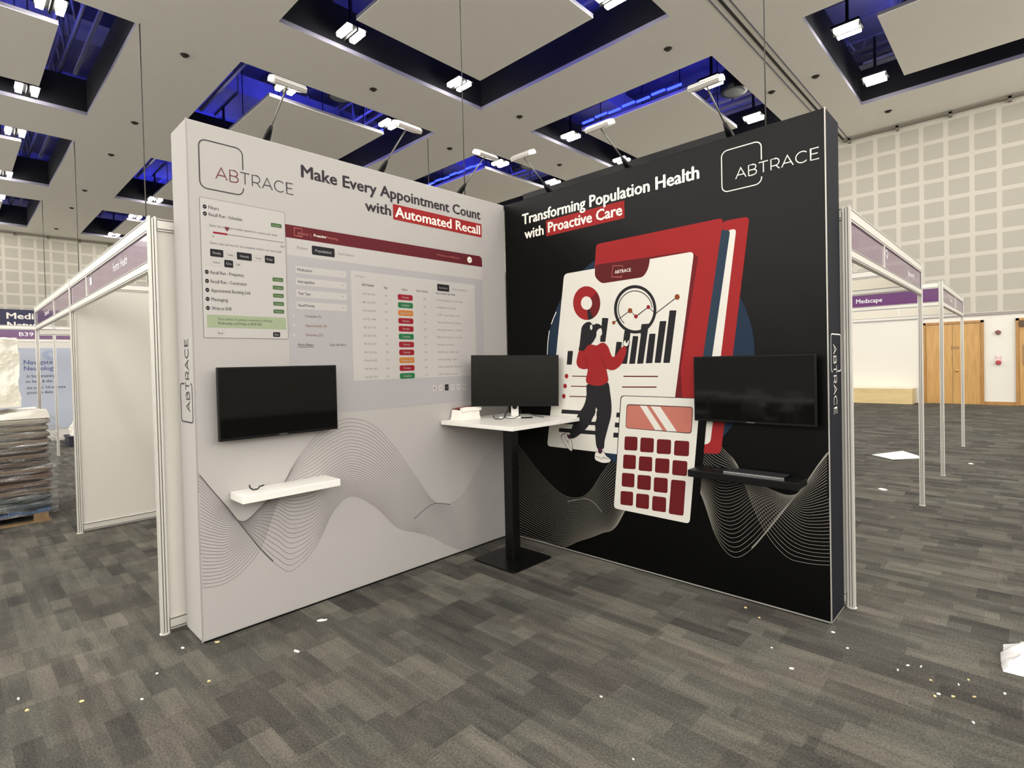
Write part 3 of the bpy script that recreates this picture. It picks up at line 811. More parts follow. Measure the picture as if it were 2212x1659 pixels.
g = Print(PLE)
lz = lambda u, v: (0.255 - v*0.218, 1.272 + u*0.225)
def logo_v(pr, tf, m, lw_):
    r = 0.10
    pr.ribbon([tf(*p) for p in [(1, 0.10)] + arc(1-r, r, r, r, 0, -90, 5) + arc(r, r, r, r, 270, 180, 5) + arc(r, 1-r, r, r, 180, 90, 5) + arc(1-r, 1-r, r, r, 90, 0, 5) + [(1, 0.62)]], lw_, m, 3)
    u = 0.28
    for ch in 'ABTRACE':
        adv, lines = THIN[ch]
        for ln in lines: pr.ribbon([tf(u + x*0.27, 0.22 + y*0.30) for x, y in ln], lw_*0.9, m, 3)
        u += adv*0.27 + 0.03
logo_v(g, lz, K_TXT, 0.008)
g.build('printed_side_logo', white)

# ------------------------------------------------ black wall
black = thing('display_wall', 'tall black fabric display wall printed with red clipboard and calculator illustration', 'display wall', (WL/2, WT/2, 0))
MB().box(0, WL, 0, WT, 0.012, WH).build('fabric_cover', M_FABK, black, bevel=0.008)
MB().use(M_FABN).box(WL, WL + 0.001, 0.004, WT, 0.014, WH - 0.004).build('end_cover', None, black)
MB().box(0.012, WL - 0.015, 0.012, WT - 0.015, 0, 0.02).build('base_frame', M_BLACKPL, black)
M_SILV = mat('silver_piping', (176, 172, 166), 0.4, 0.4)
b = MB().box(WL - 0.004, WL + 0.0025, -0.0025, 0.003, 0.012, WH + 0.001)
b.box(0.0, WL + 0.002, -0.0025, 0.003, 0.010, 0.018); b.box(WL - 0.002, WL + 0.0025, 0, WT, 0.010, 0.017)
b.build('silver_piping', M_SILV, black)
MB().box(0.02, 1.92, WT - 0.05, WT, WH, WH + 0.145).build('top_rail', M_BLACKPL, black)

g = Print(PR)
logo(g, lambda u, v: (1.976 + u*0.247, 2.650 + v*0.236), 1, K_OFF, K_OFF, 0.0066)
g.build('printed_logo', black)
g = Print(PR)
g.text('Transforming Population Health', 0.222, 2.783, 1.600, 0.088, K_OFF, 3, 0.030)
g.text('with', 0.246, 2.655, 0.212, 0.082, K_OFF, 3, 0.030)
g.rect(0.488, 1.247, 2.633, 2.765, K_RED, 2)
g.text('Proactive Care', 0.512, 2.662, 0.712, 0.082, K_OFF, 4, 0.030)
g.build('printed_headline', black)

g = Print(PR)
X = [1800, 1765, 1730, 1700, 1670, 1645, 1620, 1590, 1565, 1540, 1510, 1470, 1420, 1370, 1330, 1300, 1275, 1250, 1215, 1175, 1140, 1098]
A = [1221, 1220, 1215, 1206, 1178, 1140, 1085, 1005, 975, 950, 925, 905, 910, 945, 985, 1025, 1062, 1076, 1068, 1030, 985, 930]
B = [1084, 1094, 1098, 1082, 1062, 1050, 1048, 1058, 1064, 1056, 1020, 985, 1000, 1050, 1092, 1108, 1122, 1128, 1130, 1112, 1085, 1050]
Cc = [955, 1000, 1052, 1090, 1128, 1158, 1186, 1204, 1192, 1150, 1064, 1010, 1000, 1065, 1138, 1152, 1162, 1170, 1184, 1186, 1174, 1164]
wave_family(g, X, A, B, Cc, rw, 34, 0.0025, K_WAVEW, 0)
g.ribbon(spline([rw(*p) for p in ((1786, 976), (1765, 1002), (1730, 1052), (1700, 1088), (1672, 1122), (1640, 1162), (1620, 1184))], 8), 0.007, K_WAVEW, 1)
g.ribbon(spline([rw(*p) for p in ((1228, 1084), (1248, 1080), (1268, 1078), (1285, 1088), (1300, 1106))], 8), 0.006, K_WAVEW, 1)
g.build('printed_wave_lines', black)

# clipboard illustration
g = Print(PR)
g.disc(1.315, 1.600, 0.850, 0.830, K_NAVY, 1, 72)
for p in ([(190, 895), (165, 950), (145, 1005)], [(128, 1060), (114, 1170), (108, 1275)]):
    g.ribbon(spline([c6(*q) for q in p], 5), 0.007, K_OFF, 1)
g.poly(round_quad([c6(1655, 78), c6(1900, 30), c8(392, 1082), c8(180, 1070)], 0.035), K_RED, 2)
g.poly(round_quad([c6(1700, 160), c6(1782, 140), c8(300, 985), c8(180, 1010)], 0.03), K_WHITE, 3)
g.poly(round_quad([c6(1640, 150), c6(1728, 160), c8(228, 830), c8(120, 840)], 0.02), K_STEEL, 4)
g.poly(round_quad([c6(545, 290), c6(1668, 46), c7(1370, 800), c7(420, 800)], 0.03), K_RED, 5)
g.poly([c6(1000, 400), c6(1330, 352), c6(1400, 362), c6(1445, 395), c6(1285, 1400), c7(1300, 420), c7(1250, 800), c7(900, 700)], K_SHAD, 6)
g.poly(round_quad([c6(262, 556), c6(1408, 348), c7(1213, 570), c7(1195, 700), c7(1160, 970), c7(104, 848)], 0.035), K_WHITE, 7)
g.poly(round_quad([c6(535, 474), c6(1022, 399), c6(1006, 500), c6(960, 580), c6(590, 640), c6(531, 580)], 0.03), K_DRED, 8)
ml = lambda u, v: (lambda a: a)(c6(680 + u*88 + (12*v), 580 - v*100))
g.ribbon([ml(*p) for p in [(1, 0.2), (1, 0), (0, 0), (0, 1), (1, 1), (1, 0.6)]], 0.0035, K_PINK, 9)
a0 = c6(708, 552); a1 = c6(850, 530)
g.text('ABTRACE', a0[0], a0[1], a1[0] - a0[0], 0.024, K_OFF, 9, 0.01)
def cr_poly(f, pts, m, layer, smooth=True):
    q = [f(*p) for p in pts]
    g.poly(spline(q, 5, True) if smooth else q, m, layer)
def ell(cx, cy, rx, ry, m, layer, n=30, f=c6):
    g.poly([f(cx + rx*math.cos(2*math.pi*k/n), cy + ry*math.sin(2*math.pi*k/n)) for k in range(n)], m, layer)
ell(459, 815, 120, 151, K_RED, 8)
def wedge(a0, a1, m): g.poly([c6(459, 815)] + [c6(459 + 120*math.cos(math.radians(a)), 815 + 151*math.sin(math.radians(a))) for a in np.linspace(a0, a1, 12)], m, 9)
wedge(-42, 62, K_SHAD); wedge(62, 84, K_BLACK)
ell(458, 815, 49, 60, K_WHITE, 10)
# bars
for q in ([(290,1242),(337,1242),(325,1365),(280,1365)], [(595,945),(650,948),(622,1160),(575,1160)], [(720,1158),(768,1160),(752,1300),(702,1300)],
          [(865,1105),(914,1108),(882,1355),(830,1355)], [(948,995),(1007,992),(955,1352),(900,1355)], [(1010,1085),(1066,1085),(1035,1347),(977,1350)],
          [(1103,972),(1162,970),(1110,1345),(1055,1345)], [(1190,875),(1251,875),(1190,1345),(1132,1345)], [(795,1180),(838,1150),(812,1355),(765,1355)]):
    g.poly(round_quad([c6(*p) for p in q], 0.006), K_BLACK, 8)
# magnifier
def ring(cx, cy, rx, ry, w, m, layer, a0=0, a1=360):
    n = 48
    o = [(cx + rx*math.cos(math.radians(a0+(a1-a0)*k/n)), cy + ry*math.sin(math.radians(a0+(a1-a0)*k/n))) for k in range(n+1)]
    i = [(cx + (rx-w)*math.cos(math.radians(a0+(a1-a0)*k/n)), cy + (ry-w*1.1)*math.sin(math.radians(a0+(a1-a0)*k/n))) for k in range(n+1)]
    for k in range(n): g.poly([c6(*o[k]), c6(*o[k+1]), c6(*i[k+1]), c6(*i[k])], m, layer)
n = 40
g.poly([c6(887 + 170*math.cos(2*math.pi*k/n), 868 + 196*math.sin(2*math.pi*k/n)) for k in range(n)], K_WHITE, 9)
ring(887, 868, 187, 216, 25, K_BLACK, 11)
ring(887, 868, 153, 168, 7, K_BLACK, 11, 130, 355)
g.poly([c6(*p) for p in ((942, 1000), (1005, 995), (985, 1080), (930, 1085))], K_BLACK, 10)
g.poly(round_quad([c6(*p) for p in ((792, 1055), (848, 1058), (832, 1165), (778, 1160))], 0.01), K_BLACK, 11)
line = [(697, 988), (842, 880), (893, 932), (1003, 847), (1065, 905), (1258, 755)]
g.ribbon([c6(*p) for p in line[:5]], 0.006, K_BLACK, 12); g.ribbon([c6(*p) for p in line[4:]], 0.006, K_BLACK, 12)
for (x, y), r, m in zip(line, (14, 20, 16, 16, 8, 22), (K_BROWN, K_BROWN, K_CRIM, K_CRIM, K_BLACK, K_BROWN)): ell(x, y, r, r*1.15, m, 13, 18)
for x0, x1, y in ((780, 1085, 1467), (768, 1072, 1562)): g.ribbon([c6(x0, y), c6(x1, y)], 0.009, K_DRED, 8)
for x0, y in ((326, 1467), (316, 1557), (302, 1648)): g.ribbon([c6(x0, y), c6(470, y + 2)], 0.008, K_DRED, 8)
for x, y in ((278, 1467), (265, 1556), (253, 1647)): ell(x, y, 16, 21, K_RED, 8, 18)
for q in ([(234,520),(430,532),(420,566),(231,556)], [(210,686),(330,694),(535,712),(532,746),(330,732),(207,720)], [(260,618),(560,632),(555,662),(255,650)],
          [(718,546),(760,548),(755,590),(713,588)], [(704,635),(750,638),(748,681),(699,678)], [(690,725),(740,728),(737,771),(686,769)]):
    g.poly([c7(*p) for p in q], K_BLACK, 8)
g.build('printed_clipboard', black)

# drawn figure in red jumper: printed, flat
g = Print(PR)
cr_poly(c6, [(408,1075),(418,1025),(450,990),(488,983),(515,1008),(548,997),(582,1010),(592,1040),(565,1052),(545,1072),(548,1100),(530,1135),(508,1170),(470,1205),(428,1242),(388,1238),(395,1190),(402,1130)], K_BLACK, 14)
ell(499, 1030, 11, 24, K_WHITE, 15, 14)
cr_poly(c6, [(548,1068),(568,1044),(588,1042),(594,1085),(584,1104),(572,1108),(570,1135),(580,1178),(545,1190),(503,1184),(530,1142),(543,1108)], K_WHITE, 15)
cr_poly(c6, [(470,1192),(505,1184),(545,1192),(580,1172),(612,1168),(648,1205),(690,1295),(760,1215),(790,1198),(808,1215),(800,1275),(765,1355),(715,1402),(670,1412),(634,1402),(640,1450),(648,1500),(628,1528),(580,1550),(520,1550),(462,1530),(450,1495),(462,1440),(464,1402),(432,1405),(388,1390),(368,1350),(376,1290),(392,1240),(430,1240)], K_RED, 16)
g.ribbon([c6(*p) for p in ((585,1280),(605,1340),(630,1395))], 0.004, K_DRED, 17); g.ribbon([c6(*p) for p in ((448,1290),(452,1350),(464,1400))], 0.004, K_DRED, 17)
cr_poly(c6, [(775,1185),(785,1150),(800,1135),(812,1160),(826,1135),(838,1150),(830,1190),(805,1205)], K_BLACK, 16)
cr_poly(c6, [(780,1182),(789,1155),(799,1145),(810,1172),(826,1145),(832,1152),(824,1186),(804,1198)], K_WHITE, 17)
cr_poly(c7, [(458,298),(520,306),(560,320),(560,440),(540,520),(505,610),(440,700),(352,772),(300,772),(318,700),(345,630),(382,560),(432,480),(454,390)], K_BLACK, 14)
cr_poly(c7, [(466,296),(550,306),(640,276),(662,370),(674,480),(668,580),(640,690),(612,800),(602,868),(546,866),(530,760),(528,660),(542,560),(540,480),(490,380)], K_BLACK, 15)
g.poly([c7(*p) for p in ((540,500),(550,530),(530,534))], K_WHITE, 16)
g.poly([c7(*p) for p in ((516,580),(545,582),(536,622),(498,620))], K_WHITE, 16)
g.poly([c7(*p) for p in ((478,668),(530,672),(530,708),(442,700))], K_WHITE, 16)
g.poly([c7(*p) for p in ((550,866),(592,868),(588,912),(556,912))], K_PURP, 16)
g.poly([c7(*p) for p in ((284,735),(312,760),(306,790),(280,780))], K_PURP, 16)
for f, pts in ((c7, [(540,897),(526,930),(530,966),(560,984),(600,996),(650,990),(664,966),(628,938),(598,897),(575,916)]), (c7, [(232,762),(268,738),(290,775),(315,792),(326,840),(322,890),(282,858),(246,805)])):
    q = [f(*p) for p in pts]; cx = sum(p[0] for p in q)/len(q); cz = sum(p[1] for p in q)/len(q)
    sp = spline(q, 5, True)
    g.poly([(cx + (a-cx)*1.09, cz + (c-cz)*1.09) for a, c in sp], K_BLACK, 17); g.poly(sp, K_WHITE, 18)
g.ribbon([c7(*p) for p in ((528,934),(570,952),(600,962),(596,945),(640,962),(662,964))], 0.003, K_BLACK, 19)
g.ribbon([c7(*p) for p in ((262,745),(270,790),(288,815),(286,790),(300,840),(322,880))], 0.003, K_BLACK, 19)
g.build('printed_figure', black)

# calculator
g = Print(PR)
g.poly(round_quad([c7(1400, 400), c7(1530, 440), c7(1428, 1535), c7(1330, 1520)], 0.02), K_BGK, 13)
cq = [c7(762, 398), c7(1458, 420), c7(1360, 1540), c7(690, 1402)]
g.poly(round_quad([c7(755, 392), c7(1458, 414), c7(1360, 1540), c7(686, 1402)], 0.03), K_BLACK, 14)
g.poly(round_quad(cq, 0.03), K_WHITE, 15)
g.poly(round_quad([c7(808, 470), c7(1396, 492), c7(1381, 734), c7(797, 686)], 0.025), K_BLACK, 16)
g.poly(round_quad([c7(813, 478), c7(1390, 498), c7(1376, 726), c7(802, 682)], 0.022), K_PINK, 17)
for q in ([(925,483),(985,486),(1125,704),(1060,700)], [(1020,488),(1105,493),(1252,715),(1165,710)]): g.poly([c7(*p) for p in q], K_WHITE, 18)
for q in ([(790,758),(904,763),(900,887),(785,881)], [(930,767),(1049,775),(1044,904),(924,897)], [(1076,781),(1201,788),(1196,919),(1070,912)], [(1230,793),(1361,800),(1356,937),(1223,927)],
          [(778,920),(889,928),(885,1054),(772,1046)], [(917,935),(1033,943),(1030,1074),(910,1064)], [(1060,951),(1186,960),(1181,1092),(1055,1082)], [(1213,968),(1344,980),(1338,1114),(1206,1102)],
          [(765,1083),(876,1093),(872,1217),(760,1206)], [(902,1101),(1021,1111),(1016,1242),(897,1229)], [(1047,1123),(1169,1133),(1166,1267),(1042,1253)], [(1200,1143),(1328,1156),(1306,1470),(1175,1450)],
          [(752,1246),(863,1256),(859,1382),(748,1369)], [(890,1268),(1004,1280),(1000,1412),(884,1396)], [(1033,1290),(1154,1305),(1151,1440),(1027,1421)]):
    g.poly(round_quad([c7(*p) for p in q], 0.016), K_BUT, 16)
g.build('printed_calculator', black)

g = Print(PRE)
logo_v(g, lambda u, v: (0.286 - (1 - v)*0.228, 1.700 - u*0.222), K_OFF, 0.007)
g.build('printed_side_logo', black)

# ================================================================== THINGS ON THE DISPLAY WALLS
M_BEZEL = mat('matte_black_bezel', (7, 7, 8), 0.4, spec=0.2)
def make_tv(name, label, place, s0, s1, z0, z1, flip=1):
    """place(s, z, d): d = distance off the cloth."""
    t = thing(name, label, 'television', place((s0+s1)/2, z0, 0.05))
    def bx(mb, a, c, u, v, d0, d1):
        p, q = place(a, u, d0), place(c, v, d1)
        return mb.box(p[0], q[0], p[1], q[1], p[2], q[2])
    sm, zm = (s0+s1)/2, (z0+z1)/2
    bx(MB(), sm-0.10, sm+0.10, zm-0.10, zm+0.10, 0.0025, 0.045).build('wall_bracket', M_BLACKMETAL, t)
    bx(MB(), s0+0.05, s1-0.05, z0+0.04, z1-0.06, 0.045, 0.060).build('rear_shell', M_BLACKPL, t)
    bx(MB(), s0, s1, z0, z1, 0.058, 0.088).build('bezel', M_BEZEL, t, bevel=0.003)
    bx(MB(), s0+0.009, s1-0.009, z0+0.016, z1-0.009, 0.088, 0.0895).build('screen', M_BLACKGLOSS, t)
    bx(MB(), sm-0.025, sm+0.025, z0+0.004, z0+0.011, 0.088, 0.089).build('logo_strip', mat('dull_grey', (70, 70, 72), 0.4), t)
    return t
make_tv('television', 'black flat television mounted on the white wall above the white shelf', PL, 0.097, 0.832, 1.161, 1.587)
make_tv('television', 'black flat television mounted on the black wall beside the printed calculator', PR, 1.801, 2.529, 1.161, 1.586)

# white shelf
t = thing('wall_shelf', 'white floating shelf on the white wall below the television', 'shelf', (0.1, -2.1, 0.805))
MB().box(0.0026, 0.200, -2.400, -1.795, 0.805, 0.850).build('shelf_board', M_WHITE, t, bevel=0.003)
MB().box(0.0022, 0.0026, -2.35, -1.85, 0.81, 0.845).build('mounting_strip', M_ALU, t)
M_CABLE = mat('black_cable', (20, 20, 21), 0.5)
tag(MB().tube([(0.075, -2.315, 0.886), (0.078, -2.314, 0.868), (0.085, -2.300, 0.8565), (0.088, -2.275, 0.8560), (0.084, -2.258, 0.868), (0.088, -2.235, 0.872)], 0.0045, 8).build('cable_end', M_CABLE), 'short loose black cable end curling up on the white shelf', 'cable')

# black shelf and keyboard
t = thing('wall_shelf', 'black floating shelf on the black wall holding the keyboard', 'shelf', (2.12, -0.1, 0.805))
MB().box(1.800, 2.455, -0.200, -0.0036, 0.805, 0.850).build('shelf_board', M_BLACKPL, t, bevel=0.003)
MB().box(1.85, 2.40, -0.0036, -0.0026, 0.81, 0.845).build('mounting_strip', M_BLACKMETAL, t)
kb = thing('keyboard', 'slim black computer keyboard with silver front edge lying on the black shelf', 'keyboard', (2.19, -0.10, 0.8505))
MB().box(2.015, 2.372, -0.150, -0.030, 0.8505, 0.860).build('keyboard_base', M_BLACKPL, kb, bevel=0.002)
b = MB()
for r in range(5):
    n = 15
    for k in range(n):
        if r == 4 and 4 <= k <= 8:
            if k == 4: b.box(2.022 + 4*0.0233, 2.022 + 9*0.0233 - 0.003, -0.146 + 0, -0.146 + 0.018, 0.860, 0.864)
            continue
        x = 2.022 + k * 0.0233; y = -0.053 - r * 0.0228
        b.box(x, x + 0.0203, y - 0.0005, y + 0.0190, 0.860, 0.864)
o = b.build('keys', mat('key_caps', (34, 34, 36), 0.5), kb); o['kind'] = 'stuff'
MB().box(2.015, 2.372, -0.1525, -0.1502, 0.852, 0.860).build('front_edge', mat('polished_silver', (214, 214, 212), 0.18, 0.9), kb)
tag(MB().tube([(1.86, -0.02, 0.853), (1.90, -0.045, 0.853), (1.93, -0.10, 0.853), (1.955, -0.12, 0.853), (1.985, -0.095, 0.853), (2.0, -0.05, 0.853)], 0.0025, 6).build('loose_cable', M_CABLE), 'thin black cable curling beside the keyboard on the black shelf', 'cable')

# ------------------------------------------------ corner table
t = thing('corner_table', 'square white-topped pedestal table on black post in the display corner', 'table', (0.42, -0.42, 0))
MB().box(0.012, 0.802, -0.802, -0.013, 1.092, 1.122).build('tabletop', M_WHITE, t, bevel=0.003)
b = MB()
pl = round_rect(0.195, 0.645, -0.655, -0.205, 0.025)
b.prism(pl, lambda x, y: (x, y, 0.0), lambda x, y: (x, y, 0.012)); b.build('base_plate', M_BLACKMETAL, t, bevel=0.002)
MB().box(0.378, 0.466, -0.470, -0.382, 0.012, 1.076).build('post', M_BLACKMETAL, t, bevel=0.006)
MB().box(0.26, 0.58, -0.59, -0.27, 1.076, 1.092).build('top_plate', M_BLACKMETAL, t)

# monitor on the table, turned to the room
mon = thing('monitor', 'black-screened computer monitor on white stand on the corner table', 'monitor', (0.33, -0.29, 1.122))
U = Vector((1, 1, 0)).normalized(); N = Vector((1, -1, 0)).normalized(); Zv = Vector((0, 0, 1))
C0 = Vector((0.383, -0.317, 1.428))
tilt = math.radians(-1.2)
U2 = (U*math.cos(tilt) + Zv*math.sin(tilt)); Z2 = (Zv*math.cos(tilt) - U*math.sin(tilt))
MB().obox(C0 - N*0.012, U2, N, Z2, 0.357, 0.012, 0.208).build('rear_shell', M_BLACKPL, mon, bevel=0.004)
MB().obox(C0 + N*0.0035, U2, N, Z2, 0.358, 0.0035, 0.209).build('bezel', M_BEZEL, mon, bevel=0.002)
MB().obox(C0 + N*0.0075, U2, N, Z2, 0.350, 0.0006, 0.200).build('screen', mat('satin_monitor_screen', (14, 14, 12), 0.18, spec=0.32), mon)
S0 = Vector((0.345, -0.285, 1.122)) - N*0.03
b = MB(); b.obox(S0 + Zv*0.12, U, N, Zv, 0.032, 0.008, 0.112); b.build('stand_neck', M_WHITE, mon, bevel=0.003)
b = MB(); b.disc_stack(S0 + Zv*0.085 + N*0.0085, [(0.019, 0), (0.019, 0.001)], 20, N); b.build('cable_hole', M_BLACKPL, mon)
b = MB(); b.obox(S0 + Zv*0.0056, U, N, Zv, 0.13, 0.09, 0.005); b.build('stand_foot', M_WHITE, mon, bevel=0.002)
# leads lying on the table
def lead(pts, label, r=0.0035, parent=None):
    c = [Vector(p) for p in pts]; out = []
    for i in range(len(c)-1):
        p0, p1, p2, p3 = c[max(i-1,0)], c[i], c[i+1], c[min(i+2, len(c)-1)]
        for j in range(6):
            q = j/6
            out.append(0.5*((2*p1)+(p2-p0)*q+(2*p0-5*p1+4*p2-p3)*q*q+(3*p1-p0-3*p2+p3)*q**3))
    out.append(c[-1])
    o = MB().tube(out, r, 6).build('power_lead', M_CABLE, parent)
    return o if parent else tag(o, label, 'cable')
lead([(0.27, -0.46, 1.150), (0.285, -0.47, 1.130), (0.33, -0.49, 1.1275), (0.36, -0.45, 1.1275), (0.345, -0.40, 1.145), (0.335, -0.36, 1.185), (0.325, -0.345, 1.215), (0.32, -0.34, 1.19), (0.315, -0.385, 1.140), (0.36, -0.40, 1.1285), (0.42, -0.37, 1.1285), (0.425, -0.315, 1.150), (0.40, -0.27, 1.190)], '', 0.0035, mon)
lead([(0.43, -0.245, 1.155), (0.46, -0.215, 1.150), (0.50, -0.19, 1.135), (0.56, -0.17, 1.1258)], 'black cable trailing right of the monitor stand on the white table', 0.003)
# small dark device
t = thing('phone', 'small dark phone-like device lying on the table right of the monitor stand', 'phone', (0.465, -0.275, 1.1222))
MB().obox((0.465, -0.275, 1.1267), U, N, Zv, 0.045, 0.022, 0.0045).build('phone_body', M_BLACKPL, t, bevel=0.002)
MB().obox((0.465, -0.275, 1.1314), U, N, Zv, 0.041, 0.019, 0.0002).build('phone_screen', M_BLACKGLOSS, t)

# crumpled carton
def crumple(mb, x0, x1, y0, y1, z0, z1, n, amp, seed, taper=0.0):
    """Dented box: every side is a grid pushed about by noise, flat underneath."""
    off = Vector((seed*3.1, seed*1.7, seed*5.3))
    nx, ny, nz = n
    def P(u, v, w):
        tx = 1 - taper*w
        cx, cy = (x0+x1)/2, (y0+y1)/2
        p = Vector((cx + (x0 + (x1-x0)*u - cx)*tx, cy + (y0 + (y1-y0)*v - cy)*tx, z0 + (z1-z0)*w))
        d = noise.noise_vector(p*(3.5/max(x1-x0, y1-y0)) + off)*amp + noise.noise_vector(p*(11/max(x1-x0, y1-y0)) + off)*amp*0.45
        if w < 1e-6: d.z = 0; d *= 0.5
        else: d.z *= min(1, w*1.5)
        q = p + d
        q.z = max(q.z, z0)
        return q
    def grid(fn, a, c):
        vs = [fn(i/a, j/c) for j in range(c+1) for i in range(a+1)]
        fs = [(j*(a+1)+i, j*(a+1)+i+1, (j+1)*(a+1)+i+1, (j+1)*(a+1)+i) for j in range(c) for i in range(a)]
        mb.add(vs, fs, True)
    grid(lambda u, w: P(u, 0, w), nx, nz); grid(lambda u, w: P(u, 1, w), nx, nz)
    grid(lambda v, w: P(0, v, w), ny, nz); grid(lambda v, w: P(1, v, w), ny, nz)
    grid(lambda u, v: P(u, v, 1), nx, ny); grid(lambda u, v: P(u, v, 0), nx, ny)
    return mb
t = thing('paper_carton', 'crumpled white paper carton with dark red inside on the corner table', 'carton', (0.085, -0.60, 1.1222))
b = MB(); crumple(b, 0.018, 0.150, -0.705, -0.490, 1.1225, 1.200, (10, 14, 6), 0.008, 2, 0.10); b.build('carton_body', mat('crumpled_white_paper', (238, 234, 226), 0.7, bump=0.3, bump_scale=40), t)
b = MB(); b.add([(0.024, -0.690, 1.213), (0.120, -0.665, 1.205), (0.135, -0.520, 1.212), (0.03, -0.500, 1.224)], [(0,1,2,3)]); b.add([(0.024, -0.690, 1.211), (0.120, -0.665, 1.203), (0.135, -0.520, 1.210), (0.03, -0.500, 1.222)], [(3,2,1,0)]); b.build('red_lining', mat('dark_red_paper', (126, 44, 44), 0.7), t)
b = MB(); crumple(b, 0.125, 0.158, -0.690, -0.490, 1.192, 1.222, (3, 12, 3), 0.006, 5); b.build('folded_flap', MATS['crumpled_white_paper'], t)

# ------------------------------------------------ clip-on arm lights along the top edges
M_HEAD = mat('silver_lamp_head', (214, 212, 206), 0.3, 0.5); M_GLASS = mat('frosted_lamp_glass', (232, 230, 222), 0.25)
M_ROD = mat('grey_rod', (150, 148, 142), 0.35, 0.6)
def arm_light(base, head, side, label):
    """base on the wall top, head over the front; side = unit vector along the wall."""
    t = thing('arm_spotlight', label, 'spotlight', base, 'arm lights on the wall tops')
    B = Vector(base); Hd = Vector(head); S = Vector(side)
    D = (Hd - B).normalized()
    k = B + D*0.165
    MB().tube([B + Vector((0,0,0.0)), B + D*0.04, B + D*0.10, k], [0.018, 0.026, 0.022, 0.010], 10).build('pivot_cone', M_BLACKPL, t)
    b = MB(); b.obox(B + Vector((0,0,0.006)), S, S.cross(Vector((0,0,1))), (0,0,1), 0.06, 0.02, 0.006); b.build('clamp', M_BLACKPL, t)
    b = MB(); b.tube([B + Vector((0,0,0.02)), B + S*-0.05 + Vector((0,0,0.035)), B + S*-0.10 + Vector((0,0,0.03))], [0.010, 0.010, 0.007], 8); b.build('clamp_lever', M_BLACKPL, t)
    front = Vector((Hd.x - B.x, Hd.y - B.y, 0)).normalized()
    MB().tube([k, Hd - Vector((0,0,0.012))], 0.0055, 8).build('arm_rod', M_ROD, t)
    up = (Vector((0,0,1)) + front*0.35).normalized(); fw = S.cross(up)
    if fw.dot(front) < 0: fw = -fw
    hb = MB(); 
    prof = [(-0.045, -0.012), (0.055, -0.020), (0.060, 0.006), (0.03, 0.024), (-0.03, 0.026), (-0.048, 0.010)]
    hb.prism(prof, lambda a, c: Hd + S*-0.10 + fw*a + up*c, lambda a, c: Hd + S*0.10 + fw*a + up*c)
    hb.build('lamp_head', M_HEAD, t, bevel=0.003)
    g2 = MB(); g2.prism([(-0.036, -0.0155), (0.046, -0.0215), (0.046, -0.0185), (-0.036, -0.0125)], lambda a, c: Hd + S*-0.088 + fw*a + up*c, lambda a, c: Hd + S*0.088 + fw*a + up*c)
    g2.build('lamp_glass', M_GLASS, t)
    return t
arm_light((-0.15, -2.083, 3.0), (0.20, -2.07, 3.285), (0, 1, 0), 'arm spotlight on the white wall top above its printed logo')
arm_light((-0.15, -1.233, 3.0), (0.20, -1.20, 3.285), (0, 1, 0), 'arm spotlight on the white wall top above the headline word Every')
arm_light((-0.15, -0.449, 3.0), (0.20, -0.42, 3.285), (0, 1, 0), 'arm spotlight on the white wall top nearest the inside corner')
arm_light((2.00, 0.15, 3.0), (1.97, -0.20, 3.285), (1, 0, 0), 'arm spotlight on the black wall top nearest its outer end')
arm_light((1.235, 0.15, 3.0), (1.18, -0.20, 3.275), (1, 0, 0), 'arm spotlight on the middle of the black wall top')
arm_light((0.46, 0.15, 3.0), (0.43, -0.20, 3.275), (1, 0, 0), 'arm spotlight on the black wall top nearest the inside corner')

# ================================================================== SHELL SCHEME STANDS
ZT = 2.48
def stand_post(t, x, y, z1=ZT):
    b = MB().use(M_ALU)
    h = 0.020
    for sx in (-1, 1):
        for sy in (-1, 1):
            b.box(x + sx*0.0095, x + sx*h, y + sy*0.0095, y + sy*h, 0.004, z1 + 0.01)
    b.use(M_GROOVE).box(x - 0.0155, x + 0.0155, y - 0.0155, y + 0.0155, 0.004, z1)
    b.use(M_ALU).box(x - 0.0045, x + 0.0045, y - 0.0205, y + 0.0205, 0.004, z1 - 0.002); b.box(x - 0.0205, x + 0.0205, y - 0.0045, y + 0.0045, 0.004, z1 - 0.002)
    p = b.build('post', None, t)
    MB().disc_stack((x, y, 0), [(0.029, 0), (0.029, 0.004), (0.018, 0.008)], 14).build('foot', M_ALU, p)
    return p
def beam(t, x0, y0, x1, y1, z0, z1, name='beam'):
    d = Vector((x1-x0, y1-y0, 0)); L = d.length; d.normalize(); nrm = Vector((-d.y, d.x, 0))
    c = Vector(((x0+x1)/2, (y0+y1)/2, (z0+z1)/2)); h = (z1-z0)/2
    b = MB().use(M_ALU).obox(c, d, nrm, (0,0,1), L/2 - 0.026, 0.016, h)
    b.use(M_GROOVE)
    for dz in (-h*0.72, h*0.78):
        for s in (-1, 1): b.obox(c + Vector((0,0,dz)) + nrm*s*0.0162, d, nrm, (0,0,1), L/2 - 0.026, 0.0005, 0.0035)
    return b.build(name, None, t)
